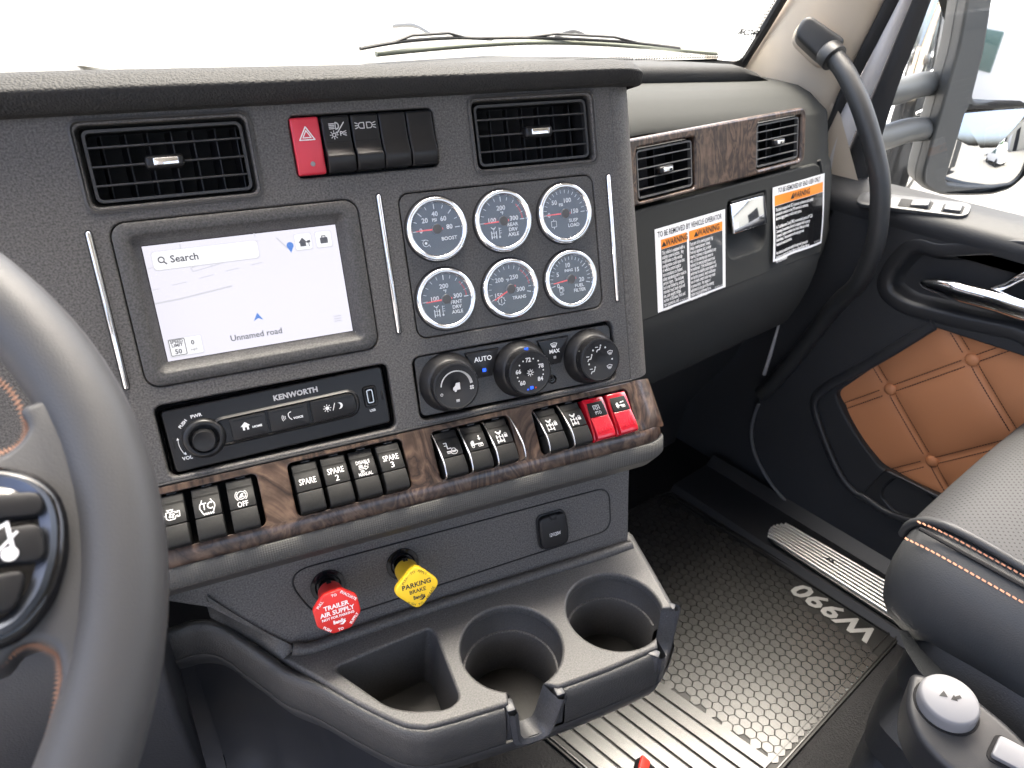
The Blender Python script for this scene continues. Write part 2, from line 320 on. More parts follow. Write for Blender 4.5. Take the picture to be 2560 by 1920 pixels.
# gauge plate
part('gauge_plate', plate(rr(GPL[0] + .9*mm, GPL[1] + .9*mm, GPL[2] - .9*mm, GPL[3] - .9*mm, 9.3*mm), [], .006, .0008), mat('gauge_plate_grey', (.062, .0595, .0580), .5, bump='noise', bscale=1300, bstr=.4, bdist=.0005, speck=.4), dash, T(0, 0, -.0008))
# -------- wood band: leans out towards its foot, then folds under
WT = (-.0845, .0010)                         # top edge v, w
wa = math.atan2(.0215, .0545); WL = math.hypot(.0545, .0215)
MWD = T(0, WT[0], WT[1]) @ RXm(-wa)          # local frame of the wood face: x=u, y up along face, z out
MWD = T(0, WT[0], WT[1]) @ Matrix.Rotation(-wa, 4, 'X')
OPN = [(-.3270, -.0532, -.2400, -.0065), (-.2135, -.0528, -.1080, -.0045), (-.0795, -.0530, .0025, -.0055), (.0275, -.0532, .1400, -.0060)]
WH = .0548
wface = thing('x', 'x', 'x') if False else None
ho = [rr(*o, .005)[::-1] for o in OPN]
wp = plate([(-.62, -.0475), (-.62, 0), (.146, 0), (.146, -.0475)], [], .003, .0002)
def strip_with_holes():
    # face of the band with its four switch openings, foot notched by the openings
    return plate([(-.62, -WH), (.146, -WH), (.146, 0), (-.62, 0)], ho, .006, .0010, 2)
wb = part('wood_trim', strip_with_holes(), wood(), dash, MWD)
# corner of the band wrapping to the flank
cor = []
for yy, zz in ((0, 0), (-.018, 0), (-.040, 0), (-.0520, -.0003), (-.0546, -.0015), (-.0548, -.004)):
    q = [(.1455, yy, zz)] + [(.146 + (.0385 + .004 * min(1, -yy / .05)) * math.sin(R(a)), yy, zz - .034 * (1 - math.cos(R(a)))) for a in range(8, 91, 8)] + [(.1895, yy, zz - .05), (.192, yy, zz - .2)]
    cor.append(q)
part('wood_corner', loft(cor, closed=False), wood(), dash, MWD, sharp=50)
# lower fold of the wood (the darker facet under the openings)
vF = WT[0] - WH * math.cos(wa); wF = WT[1] + WH * math.sin(wa)     # foot of the wood face
def around(prof, r0=.037, flank=.2):
    """sweep (v, w) points along u and round the right corner of the stack"""
    out = []
    for v, w in prof:
        row = [(-.62, v, w), (-.3, v, w), (.0, v, w), (.146, v, w)] + [(.146 + (r0 + (w - .02) * .7) * math.sin(R(a)), v, w - (r0 + (w - .02) * .3) * (1 - math.cos(R(a)))) for a in range(10, 91, 10)]
        row.append((row[-1][0] + .006, v, row[-1][2] - flank)); out.append(row)
    return loft(out, closed=False)
part('wood_foot', around([(vF + .0006, wF - .0004), (vF - .0018, wF + .0008), (vF - .0130, wF + .0014), (vF - .0148, wF + .0002)]), wood(), dash, sharp=60)
part('woven_lip', around([(vF - .0143, wF - .002), (vF - .0153, wF + .0020), (vF - .0173, wF + .0034), (vF - .0315, wF + .0026), (vF - .0340, wF + .0002)]), WEAVE, dash, sharp=60)
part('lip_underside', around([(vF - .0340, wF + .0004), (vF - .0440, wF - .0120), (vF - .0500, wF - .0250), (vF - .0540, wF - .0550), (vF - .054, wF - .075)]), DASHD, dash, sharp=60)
part('face_joint', bar([(-.0842, -.002), (-.0842, .0008), (-.0835, .0016), (-.0822, .0016), (-.0822, -.002)], -.62, .149, .0003), DASHD, dash)
for x0, y0, x1, y1 in OPN:
    a = rr(x0 - .0005, y0 - .0005, x1 + .0005, y1 + .0005, .005); part('switch_well', loft([at_z(a, -.0055), at_z(a, -.030)], cap1=True), DARK, dash, MWD)
# -------- lower panel behind knobs
LW = -.036
lp = part('lower_panel', plate([(-.215, -.303), (-.236, -.292), (-.258, -.272), (-.280, -.248), (-.304, -.222), (-.345, -.200), (-.40, -.180), (.160, -.180), (.148, -.303)], [], .006, .0004), DASH, dash, T(0, 0, LW))
ins = roundpoly([(-.236, -.209), (.130, -.214), (.128, -.2665), (-.208, -.2725)], [.03, .016, .016, .03], 8)
ring = loft([at_z(ins, .0002), at_z([(p[0], p[1]) for p in ins], .0013)], closed=True)
def offset(P, d):
    n = len(P); out = []
    for i in range(n):
        a, b, c = Vector(P[i - 1]), Vector(P[i]), Vector(P[(i + 1) % n]); t = (c - a).normalized(); out.append((b.x + t.y * d, b.y - t.x * d))
    return out
ga = sum(ins[i][0] * ins[(i + 1) % len(ins)][1] - ins[(i + 1) % len(ins)][0] * ins[i][1] for i in range(len(ins)))
sg = 1 if ga > 0 else -1
part('inset_groove', loft([at_z(offset(ins, sg * .0012), .0004), at_z(offset(ins, sg * .0006), .0012), at_z(ins, .0012), at_z(offset(ins, -sg * .0007), .0003)]), mat('groove_dark', (.012, .012, .013), .6), dash, T(0, 0, LW))
# flank of the lower panel
lf = [(.150, .0)] + [(.150 + .012 * math.sin(R(a)), -.012 * (1 - math.cos(R(a)))) for a in range(15, 91, 15)] + [(.165, -.20)]
part('lower_flank', loft([[(a + .004, -.180, LW + b) for a, b in lf], [(a - .010, -.302, LW + b) for a, b in lf]], closed=False), DASH, dash)

# ================================================================ TOP-ROW SWITCHES
def rocker_prof(kind):
    if kind == 'flat': return [(.0232, -.006), (.0232, .0030), (.0220, .0045), (-.0215, .0062), (-.0232, .0050), (-.0232, -.006)]
    if kind == 'top': return [(.0232, -.006), (.0232, .0040), (.0215, .0060), (.0035, .0062), (-.0030, .0072), (-.0075, .0100), (-.0095, .0120), (-.0115, .0126), (-.0215, .0090), (-.0230, .0070), (-.0232, -.006)]
    if kind == 'blank': return [(.0232, -.006), (.0232, .0040), (.0215, .0060), (.0060, .0066), (-.0040, .0085), (-.0100, .0108), (-.0140, .0112), (-.0215, .0085), (-.0232, .0060), (-.0232, -.006)]
def icon_lamp(I):
    I.line([(-.0005, .0035), (-.0005, -.0015)], .0007)
    I.arc(-.0005, .001, .0026, -90, 90, .0010)
    for k in range(4): I.line([(-.0016, .0028 - k * .0013), (-.0058, .0028 - k * .0013)], .0007)
    I.line([(.0068, .0036), (.0000, -.0050)], .0008)
    I.arc(-.0026, -.0062, .0014, 0, 360, .0007)
    for k in range(8): a = R(45 * k); I.line([(-.0026 + .0022 * math.cos(a), -.0062 + .0022 * math.sin(a)), (-.0026 + .0034 * math.cos(a), -.0062 + .0034 * math.sin(a))], .0006)
    I.text('P', .0036, -.0056, .0052, bold=.0001)
    for k in (-1, 0, 1): I.line([(.0052, -.0052 + k * .0010), (.0078, -.0052 + k * .0018)], .0006)
def icon_clear(I):
    for s in (-1, 1):
        I.line([(s * .0012, .0024), (s * .0012, -.0024)], .0007); I.arc(s * .0012 if 0 else s * .0014, 0, .0023, -90 if s < 0 else 90, 90 if s < 0 else 270, .0007) if False else I.arc(s * .0036, 0, .0023, (90 if s < 0 else -90), (270 if s < 0 else 90), .0007)
        I.line([(s * .0036, .0023), (s * .0012, .0023)], .0007); I.line([(s * .0036, -.0023), (s * .0012, -.0023)], .0007)
        for k in (-1, 0, 1): I.line([(s * .0066, k * .0016), (s * .0088, k * .0024)], .0007)
RED = mat('hazard_red', (.58, .035, .06), .38, sss=0)
labs = [('hazard_switch', 'bright pink-red hazard switch with a white double triangle', 'flat', RED),
        ('rocker_switch', 'black rocker switch with headlamp and parking lamp symbols beside the red hazard switch', 'top', SATIN),
        ('rocker_switch', 'black rocker switch with two facing lamp symbols in the top row', 'top', SATIN),
        ('switch_blank', 'blank black switch cover second from the right in the top row', 'blank', SATIN),
        ('switch_blank', 'blank black switch cover at the right end of the top row', 'blank', SATIN)]
xs = [-.1470, -.1218, -.0968, -.0725, -.0480]
for (nm, lb, kd, m), x in zip(labs, xs):
    t = thing(nm, lb, 'switch', MP @ T(x, .1785, -.003), 'switches in the top row')
    wd = .0117
    part('rocker', bar(rocker_prof(kd), -wd, wd, .0016, 3), m, t, sharp=50)
    if kd == 'flat':
        I = Ink(); I.line([(-.0062, .0050), (.0062, .0050), (0, .0155)], .0009, True); I.line([(-.0034, .0068), (.0034, .0068), (0, .0125)], .0008, True)
        ink('hazard_triangle', I, WHITE, t, T(0, 0, .00575) @ RXm(-math.atan2(.0017, .0435)) )
        part('indicator_lamp', lathe([(0, .0004), (.0019, .0003), (.0021, 0)], 16), mat('lamp_grey', (.20, .19, .2), .5), t, T(.0012, -.0145, .0060))
    elif kd == 'top':
        I = Ink(); (icon_lamp if 'headlamp' in lb else icon_clear)(I); ink('switch_symbol', I, ICON, t, T(0, .0135, .0064))
        part('lens_line', rbox(.0212, .0005, .0003, 0), DARK, t, T(0, .0015, .0066))

# ================================================================ WOOD-BAND SWITCHES
UP = [(.0225, -.012), (.0225, .0005), (.0160, .0020), (.0145, .0042), (.0135, .0055), (-.0028, .0112), (-.0028, -.012)]
LO = [(-.0034, -.012), (-.0034, .0114), (-.0120, .0140), (-.0178, .0150), (-.0208, .0142), (-.0222, .0115), (-.0228, .005), (-.0228, -.012)]
fa = math.atan2(.0112 - .0055, .0163)        # slope of the lens face
ML = T(0, .00535, .0086) @ RXm(-fa)           # centre of the upper (symbol) face, tipped out at its foot
def ic_engine(I):
    w = .0007; I.line([(-.004, .0025), (.003, .0025), (.003, .0012), (.0046, .0012), (.0046, .0024), (.0062, .0024), (.0062, -.0026), (.0046, -.0026), (.0046, -.0014), (.0034, -.0014), (.0022, -.0042), (-.0026, -.0042), (-.0042, -.0028), (-.0042, .0025)], w, True)
    I.line([(-.0022, .0025), (-.0022, .0044)], w); I.line([(-.0034, .0046), (.0016, .0046)], w); I.line([(.0010, .0025), (.0010, .0044)], w); I.line([(-.0042, -.0002), (-.0060, -.0002)], w); I.line([(-.0062, .0022), (-.0062, -.0026)], w)
    for k in range(4): a = R(90 * k + 30); I.fill(circ(math.cos(a) * .0016, -.0008 + math.sin(a) * .0016, .0010, 8))
def ic_tc(I):
    w = .0008
    for s in (-1, 1): I.line([(s * .0036, .0062), (s * .0040, .0048), (s * .0058, .0020), (s * .0060, -.0008), (s * .0048, -.0036), (s * .0042, -.0056)], w)
    for k in range(5): I.line([(-.0036 + k * .0018, -.0058), (-.0030 + k * .0018, -.0070)], .0010)
    I.text('TC', 0, .0002, .0090, bold=.0001, fit=.0088)
def ic_abs(I):
    I.arc(0, .0028, .0036, 0, 360, .0007, n=20); I.arc(0, .0028, .0050, 130, 230, .0007); I.arc(0, .0028, .0050, -50, 50, .0007)
    I.fill([(-.0020, .0010), (-.0006, .0036), (.0006, .0046), (.0022, .0040), (.0010, .0026), (.0022, .0014), (0, .0008)]); I.text('OFF', 0, -.0056, .0070, bold=.00006, fit=.0088)
def ic_text(*rows):
    def f(I):
        n = len(rows)
        for k, t in enumerate(rows): I.text(t, 0, (n - 1) * .0036 - k * .0072, .0082, bold=.00006, fit=.0148 if len(t) > 2 else .0034)
    return f
def ic_regen(I):
    I.text('DISABLE', 0, .0058, .0050, bold=.00004, fit=.0128); I.text('MANUAL', 0, -.0062, .0050, bold=.00004, fit=.0128)
    for k in range(3): I.line([(-.0044, .0030 - k * .0006), (-.0010, .0030 - k * .0006)], .0004); I.line([(-.0038, -.0022 - k * .0008), (-.0006, -.0022 - k * .0008)], .0004)
    I.line([(-.0046, .0008), (.0014, .0008), (.0008, .0022), (.0040, .0000), (.0010, -.0020), (.0014, -.0006), (-.0046, -.0006)], .0005); I.arc(.0030, .0026, .0013, -60, 160, .0005)
def ic_fifth(I):
    I.line([(-.0052, .0058), (-.0028, .0058), (-.0028, -.0002), (.0006, -.0002)], .0010); I.line([(-.0052, .0030), (-.0034, .0030)], .0008); I.line([(-.0040, -.0034), (.0052, -.0034)], .0012); I.arc(.0026, -.0026, .0020, 0, 360, .0008); I.arc(.0026, -.0034, .0034, 180, 350, .0007); I.line([(-.0040, -.0050), (0, -.0050)], .0008)
def ic_truck(I, arrow=True):
    I.fill([(-.0058, -.0036), (-.0058, .0002), (-.0044, .0020), (-.0022, .0020), (-.0022, -.0036)]); I.line([(-.0022, -.0022), (.0058, -.0022)], .0010)
    for x in (-.0040, .0026, .0050): I.arc(x, -.0042, .0012, 0, 360, .0007, n=10)
    if arrow: I.line([(.0040, .0060), (.0040, .0030)], .0012); I.fill([(.0022, .0032), (.0058, .0032), (.0040, .0010)])
    else: I.line([(.0014, .0016), (.0062, .0024)], .0012); I.fill([(.0006, .0014), (.0026, .0030), (.0024, .0002)])
def ic_axle(I, both=True):
    w = .0008
    I.line([(-.0040, .0054), (-.0022, .0030)], .0014); I.line([(.0010, .0054), (-.0004, .0030)], .0014); I.line([(-.0026, .0042), (0, .0042)], w); I.line([(-.0014, .0042), (-.0014, -.0056)], w)
    for y in (-.0004, -.0052):
        I.line([(-.0044, y), (.0016, y)], w)
        for x in (-.0046, .0018): I.line([(x, y + .0016), (x, y - .0016)], .0011)
    if both: I.line([(-.0026, -.0014), (-.0002, .0008)], .0006); I.line([(-.0026, .0008), (-.0002, -.0014)], .0006)
    else: I.line([(-.0026, -.0062), (-.0002, -.0040)], .0006); I.line([(-.0026, -.0040), (-.0002, -.0062)], .0006)
    I.fill([(.0034, .0012), (.0066, .0012), (.0066, -.0020), (.0034, -.0020)]); I.arc(.0050, .0016, .0011, 0, 180, .0006, n=8)
def ic_pto(I):
    I.line([(-.0040, -.0004), (-.0040, .0052), (.0040, .0052), (.0040, -.0004)], .0009); I.arc(0, .0016, .0018, 0, 360, .0008, n=12)
    for k in range(6): a = R(60 * k); I.line([(.0019 * math.cos(a), .0016 + .0019 * math.sin(a)), (.0028 * math.cos(a), .0016 + .0028 * math.sin(a))], .0007)
    I.text('PTO', 0, -.0054, .0062, bold=.00006, fit=.0085)
SWCAP = mat('switch_cap', (.015, .015, .015), .5, spec=.14, bump='noise', bscale=3000, bstr=.05, speck=.12)
CLEARRED = bpy.data.materials.new('red_translucent'); CLEARRED.use_nodes = True
_b = CLEARRED.node_tree.nodes['Principled BSDF']; _b.inputs['Base Color'].default_value = (.40, .008, .020, 1); _b.inputs['Roughness'].default_value = .14; _b.inputs['Coat Weight'].default_value = .5; _b.inputs['Subsurface Weight'].default_value = .25; _b.inputs['Subsurface Radius'].default_value = (.004, .0006, .0006); _b.inputs['Subsurface Scale'].default_value = 1
def wire(x):
    P = smoothpath([(x, .0235, .000), (x, .0205, .0050), (x, .0080, .0150), (x, -.0040, .0215), (x, -.0140, .0235), (x, -.0205, .0220), (x, -.0225, .0160), (x, -.0235, .0020)], 4); return tube(P, .00085, 8)
def band_switch(x, y, icon, label, red=False, wires=(), sink=.0):
    t = thing('rocker_switch', label, 'switch', MP @ MWD @ T(x, y, -.0035 - sink), 'rocker switches in the wood band')
    w = .0109
    if not red:
        part('upper_cap', bar(UP, -w, w, .0009, 2), SWCAP, t, sharp=40); part('lower_cap', bar(LO, -w, w, .0009, 3), SWCAP, t, sharp=50)
    else:
        part('switch_housing', bar([(.0225, -.012), (.0225, .0035), (.0150, .0060), (-.0100, .0090), (-.0215, .0080), (-.0232, .003), (-.0232, -.012)], -w - .0012, w + .0012, .0012, 2), CLEARRED, t)
        lo = [(-.0034 + .0054, -.010), (-.0034 + .0054, .0100), (-.0100, .0140), (-.0178, .0150), (-.0208, .0142), (-.0222, .0115), (-.0228, .005), (-.0228, -.010)]
        part('red_lens', bar(lo, -w + .0005, w - .0005, .0009, 3), CLEARRED, t, sharp=50)
        for k in range(5): part('lens_rib', rbox(.0007, .0165, .0006, .0002, 1), CLEARRED, t, T(-.0068 + k * .0034, -.0065, .0127) @ RXm(-math.atan2(.004, .012)))
        part('symbol_cap', bar([(.0190, 0), (.0190, .0042), (.0175, .0052), (.0022, .0105), (.0022, 0)], -w + .0013, w - .0013, .0007, 2), SWCAP, t)
    I = Ink(); icon(I)
    ink('switch_symbol', I, ICON, t, (ML @ T(0, 0, .00012)) if not red else T(0, .0100, .00795) @ RXm(-math.atan2(.0053, .0153)) @ Matrix.Scale(.82, 4))
    part('hinge_tab', rbox(.008, .0018, .004, .0004), GLOSSB, t, T(.002, .0240, -.003))
    for wx in wires: part('guard_wire', wire(wx), CHROMER, t)
    return t
def row(o, n, yc=None):
    x0, y0, x1, y1 = OPN[o]; p = (x1 - x0 - .003) / n; return [(x0 + .0015 + p * (k + .5), (y0 + y1) / 2 - .001) for k in range(n)]
r = row(0, 3)
band_switch(*r[0], ic_engine, 'black rocker switch with an engine fan symbol nearest the steering wheel')
band_switch(*r[1], ic_tc, 'black rocker switch marked TC')
band_switch(*r[2], ic_abs, 'black rocker switch marked OFF under a brake disc symbol')
r = row(1, 4)
band_switch(*r[0], ic_text('SPARE'), 'black rocker switch marked only SPARE without a number')
band_switch(*r[1], ic_text('SPARE', '2'), 'black rocker switch marked SPARE 2 between the SPARE and DISABLE switches')
band_switch(*r[2], ic_regen, 'black rocker switch marked DISABLE and MANUAL', sink=.002)
band_switch(*r[3], ic_text('SPARE', '3'), 'black rocker switch marked SPARE 3 at the right end of its group of four')
r = row(2, 3)
band_switch(*r[0], ic_fifth, 'black rocker switch with a fifth wheel symbol behind a wire guard', wires=(-.0132,))
band_switch(*r[1], ic_truck, 'black rocker switch with a truck and down arrow symbol behind a wire guard', wires=(-.0132,))
band_switch(*r[2], lambda I: ic_axle(I, False), 'black axle lock rocker switch between two wire guards', wires=(-.0132, .0150))
r = row(3, 4)
band_switch(*r[0], lambda I: ic_axle(I, True), 'black axle lock rocker switch at the left of the group with red switches', wires=(-.0135,))
band_switch(*r[1], lambda I: ic_axle(I, False), 'black axle lock rocker switch directly left of the red PTO switch', wires=(-.0135,))
band_switch(*r[2], ic_pto, 'translucent red rocker switch marked PTO', True)
band_switch(*r[3], lambda I: ic_truck(I, False), 'translucent red rocker switch with a dump truck symbol', True)
# ================================================================ AIR VENTS
DUCT = mat('duct_black', (.006, .006, .007), .45)
def vent(mw, label, W, Hh, nbar, nfin, tabx, frame_mat, rim, swing=.35, group='air vents', surround=True):
    t = thing('air_vent', label, 'air vent', mw, group)
    a, b = W / 2, Hh / 2
    if surround:
        o = rr(-a - .0065, -b - .0065, a + .0065, b + .0065, .008); m_ = rr(-a - .0045, -b - .0045, a + .0045, b + .0045, .0065); i = rr(-a - .001, -b - .001, a + .001, b + .001, .004)
        part('surround', loft([at_z(o, .0002), at_z(o, .0016), at_z(m_, .0022), at_z(i, -.0065), at_z(i, -.012)]), frame_mat, t, sharp=40)
    part('duct', loft([at_z(rr(-a, -b, a, b, .004), -.004), at_z(rr(-a, -b, a, b, .004), -.05)], cap1=True), DARK, t)
    z0 = -.0045 if surround else -.001
    o = rr(-a + .0012, -b + .0012, a - .0012, b - .0012, .005); i = rr(-a + .0034, -b + .0034, a - .0034, b - .0034, .0035)
    part('grille_rim', loft([at_z(o, z0 - .006), at_z(o, z0), at_z(i, z0), at_z(i, z0 - .006)]), rim, t, sharp=50)
    for k in range(nbar):
        y = -b + Hh * (k + 1) / (nbar + 1)
        part('slat', rbox(W - .006, .0016, .006, .0006, 2), rim, t, T(0, y, z0 - .0031))
    for k in range(nfin):
        x = -a + W * (k + .6) / nfin
        part('fin', rbox(.0014, Hh - .005, .016, .0005, 1), DUCT, t, T(x, 0, z0 - .030) @ RYm(swing * (1 if k % 2 else .7)))
    tb = part('adjuster_tab', rbox(.0285 * min(1, W / .11), .0105, .011, .0032, 3), BLACK, t, T(tabx, Hh * (.0 if nbar % 2 else 0), z0 + .0018)); 
    part('chrome_insert', rbox(.0185 * min(1, W / .11), .0058, .002, .0009, 3), CHROME, tb, T(.001, 0, .0055))
    return t
RIM = mat('vent_rim', (.030, .030, .031), .42)
vent(MP @ T(*VENTS[0], 0), 'wide black air vent at the left, above the touchscreen', .1185, .0565, 3, 7, -.004, DASHD, RIM)
vent(MP @ T(*VENTS[1], 0), 'wide black air vent above the round gauges', .1185, .0565, 3, 7, .003, DASHD, RIM, -.25)
# ================================================================ TOUCHSCREEN
ts = thing('touchscreen', 'touchscreen showing a pale road map in a sloped grey bezel', 'touchscreen', MP)
ZS = -.012
cs = [onP(*q, ZS) for q in ((354, 623), (833, 556), (884.7, 820.2), (422.7, 910.6))]
sx0 = (cs[0][0] + cs[3][0]) / 2; sx1 = (cs[1][0] + cs[2][0]) / 2; sy1 = (cs[0][1] + cs[1][1]) / 2; sy0 = (cs[2][1] + cs[3][1]) / 2
o = rr(SCRN[0] + .001, SCRN[1] + .001, SCRN[2] - .001, SCRN[3] - .001, .0115); o2 = rr(SCRN[0] + .0026, SCRN[1] + .0026, SCRN[2] - .0026, SCRN[3] - .0026, .0100)
mid = rr(SCRN[0] + .011, SCRN[1] + .010, SCRN[2] - .011, SCRN[3] - .010, .0065); inn = rr(sx0 - .0006, sy0 - .0006, sx1 + .0006, sy1 + .0006, .0012)
part('bezel', loft([at_z(o, -.008), at_z(o, .0002), at_z(o2, .0014), at_z(mid, .0012), at_z(rr(SCRN[0] + .0125, SCRN[1] + .0115, SCRN[2] - .0125, SCRN[3] - .0115, .006), .0005), at_z(inn, ZS + .0006), at_z(inn, ZS - .001)]), mat('bezel_grey', (.054, .0525, .0515), .52, bump='noise', bscale=1100, bstr=.5, bdist=.0006, speck=.4), ts, sharp=50)
Wd, Hd = sx1 - sx0, sy1 - sy0
scm = mat('screen_glow', (.02, .02, .02), .25, emit=(.86, .83, .93), estr=PANEL_GLOW)
lcd = part('display', sheet([(sx0, sy0), (sx1, sy0), (sx1, sy1), (sx0, sy1)], ZS), scm, ts)
def em(name, col, s=PANEL_GLOW):
    return mat(name, (.02, .02, .02), .4, emit=col, estr=s)
E_W = em('screen_white', (.97, .96, .99), PANEL_GLOW * 1.05); E_G = em('screen_grey', (.52, .51, .56)); E_D = em('screen_dark', (.085, .085, .1)); E_B = em('screen_blue', (.10, .25, .70)); E_L = em('screen_line', (.66, .65, .70))
LS = lambda z: T(sx0, sy0, ZS + z) @ Matrix.Scale(Wd, 4)      # unit = screen width
ar = Hd / Wd
def simg(px, py): q = onP(px, py, ZS); return ((q[0] - sx0) / Wd, (q[1] - sy0) / Wd)
cr4 = lambda x, y: (x * .45208, 600 + y * .45208)
cr1 = lambda x, y: (x * .45208, y * .45208)
I = Ink()
for P, w in (([(815, 160), (1040, 100), (1430, 5)], .004), ([(1055, 155), (1300, 75), (1305, 105), (1068, 175)], .005), ([(1165, 115), (1172, 150)], .004), ([(1530, -10), (1590, 45)], .008), ([(995, 25), (1000, 60)], .006), ([(1400, -50), (1410, -18)], .005)):
    I.line([simg(*cr4(*p)) for p in P], w, closed=len(P) == 4)
for a, b in (((845, 277), (880, 270)), ((952, 250), (1032, 232)), ((1103, 212), (1180, 192)), ((1250, 172), (1320, 155)), ((1390, 138), (1450, 124))): I.line([simg(*cr4(*a)), simg(*cr4(*b))], .0045)
I.line([simg(*cr4(*p)) for p in ((862, 352), (1000, 325), (1100, 300), (1280, 255))], .009)
ink('map_roads', I, E_L, lcd, LS(.0002))
def card(name, x0, y0, x1, y1, r=.012, z=.0004):
    A = Ink(); A.fill(rr(x0 - .003, y0 - .006, x1 + .003, y1 + .002, r)); ink(name + '_shadow', A, E_L, lcd, LS(z - .0001))
    A = Ink(); A.fill(rr(x0, y0, x1, y1, r)); ink(name, A, E_W, lcd, LS(z))
a = simg(*cr4(832, 165)); b = simg(*cr1(1442, 1318)); card('search_bar', .036, ar - .128, .565, ar - .035, .02)
card('home_button', .765, ar - .115, .855, ar - .030); card('case_button', .880, ar - .115, .965, ar - .030)
card('speed_card', .02, .022, .185, .115, .008)
I = Ink(); I.text('Search', .120, ar - .082, .052, ax='LEFT', bold=.001); I.text('Unnamed road', .47, .068, .046, bold=.0006); I.text('SPEED\nLIMIT', .062, .112, .024, bold=.0008, line=.85); I.text('50', .062, .045, .036, bold=.001); I.text('0', .140, .082, .034, bold=.001); I.text('mph', .140, .046, .020)
I.line(rr(.024, .026, .102, .113, .006), .004, True); I.arc(.078, ar - .078, .014, 0, 360, .006); I.line([(.088, ar - .089), (.100, ar - .101)], .007)
I.fill([(.782, ar - .078), (.806, ar - .050), (.830, ar - .078), (.822, ar - .078), (.822, ar - .098), (.790, ar - .098), (.790, ar - .078)]); I.fill([(.828, ar - .070), (.846, ar - .066), (.848, ar - .080), (.828, ar - .082)]); I.line([(.838, ar - .08), (.838, ar - .1)], .004)
I.fill(rr(.902, ar - .095, .944, ar - .062, .005)); I.line([(.914, ar - .062), (.914, ar - .054), (.932, ar - .054), (.932, ar - .062)], .005)
ink('screen_lettering', I, E_D, lcd, LS(.0007))
I = Ink(); I.line([(.905, .100), (.945, .100)], .004); I.line([(.905, .086), (.945, .086)], .004); I.line([(.905, .072), (.945, .072)], .004); ink('menu_lines', I, E_G, lcd, LS(.0007))
I = Ink(); I.dot(.735, ar - .085, .019, n=16); I.fill([(.718, ar - .092), (.752, ar - .092), (.735, ar - .125)]); I.fill([(.470, .145), (.495, .188), (.521, .145), (.495, .158)]); ink('map_markers', I, E_B, lcd, LS(.0008))
# ================================================================ RADIO
rx, ry = (RAD[0] + RAD[2]) / 2, (RAD[1] + RAD[3]) / 2
rd = thing('radio_unit', 'black single-slot radio faceplate with KENWORTH lettering below the touchscreen', 'radio', MP @ T(rx, ry, -.0035) @ RZm(R(1.2)))
RF = mat('radio_black', (.011, .011, .012), .34, spec=.35); RF2 = mat('radio_button', (.012, .012, .013), .42, spec=.3)
hw, hh = .0945, .0275
part('faceplate', plate(rr(-hw, -hh, hw, hh, .004), [rr(.0740, -.0075, .0850, .0105, .002)[::-1]], .010, .0014, 3), RF, rd)
part('surround_rim', loft([at_z(rr(-hw - .0035, -hh - .0025, hw + .0035, hh + .0025, .005), -.004), at_z(rr(-hw - .0022, -hh - .0016, hw + .0022, hh + .0016, .0045), -.002), at_z(rr(-hw - .0015, -hh - .001, hw + .0015, hh + .001, .004), -.008)]), GLOSSB, rd)
# button island: raised rim running from the dial to the right
isl = rr(-.060, -.0140, .0690, .0125, .0110, 8)
isl2 = rr(-.058, -.0122, .0672, .0107, .0095, 8); isl3 = rr(-.0570, -.0112, .0660, .0097, .009, 8)
part('button_rim', loft([at_z(isl, .0), at_z(isl2, .0022), at_z(isl3, .0016), at_z(isl3, .0002)]), RF, rd, sharp=50)
for nm, x0, x1, ra in (('home_button', -.0440, -.0140, .002), ('voice_button', -.0115, .0225, .001), ('day_night_button', .0250, .0652, .008)):
    P = rr(x0, -.0106, x1, .0091, ra, 6)
    if ra == .008: P = roundpoly([(x0, -.0106), (x1, -.0106), (x1, .0091), (x0, .0091)], [.001, .008, .008, .001])
    bt = part(nm, prism(P, .0004, .0030, .0008), RF2, rd)
    part('button_crease', rbox(x1 - x0 - .006, .0003, .0003, 0), GLOSSB, bt, T((x0 + x1) / 2, .0072, .0031) @ RZm(R(-2)))
    I = Ink()
    if 'home' in nm: I.fill([(-.0345, -.0030), (-.0345, .0005), (-.0360, .0005), (-.0320, .0042), (-.0280, .0005), (-.0295, .0005), (-.0295, -.0030), (-.0311, -.0030), (-.0311, -.0006), (-.0329, -.0006), (-.0329, -.0030)]); I.text('HOME', -.0225, -.0018, .0026, bold=.0001, sx=1.1)
    elif 'voice' in nm:
        for k in (1, 2, 3): I.arc(.0042, 0, .0012 + k * .0013, 150, 210, .0005, n=6)
        I.line([(.0062, .0040), (.0048, .0028), (.0048, .0006), (.0056, -.0012), (.0072, -.0030)], .0006); I.line([(.0062, .0040), (.0074, .0042)], .0006); I.text('VOICE', .0128, -.0022, .0026, bold=.0001, sx=1.1)
    else:
        I.dot(.0390, 0, .0017); 
        for k in range(8): a = R(45 * k); I.line([(.0390 + .0024 * math.cos(a), .0024 * math.sin(a)), (.0390 + .0034 * math.cos(a), .0034 * math.sin(a))], .0006)
        I.line([(.0438, -.0030), (.0462, .0032)], .0006); I.fill(circ(.0500, 0, .0030, 10, -110, 110) + circ(.0486, 0, .0028, 8, 95, -95)[0:0] + [(.0505 + .0000, .0020), (.0512, .0), (.0505, -.0020)])
    ink('symbol', I, WHITE, bt, T(0, 0, .0032))
kb = part('volume_knob', lathe([(.0178, 0), (.0176, .0015), (.0160, .0045), (.0135, .0052), (.0122, .0046), (.0118, .0010)], 40), RF, rd, T(-.0665, -.0025, 0), sharp=50)
part('knob_cap', lathe([(.0092, .0010), (.0091, .0105), (.0085, .0116), (.0072, .0112), (0, .0106)], 36), RF2, kb, sharp=45)
part('knob_seat', disc(.0125, .0012), DARK, kb)
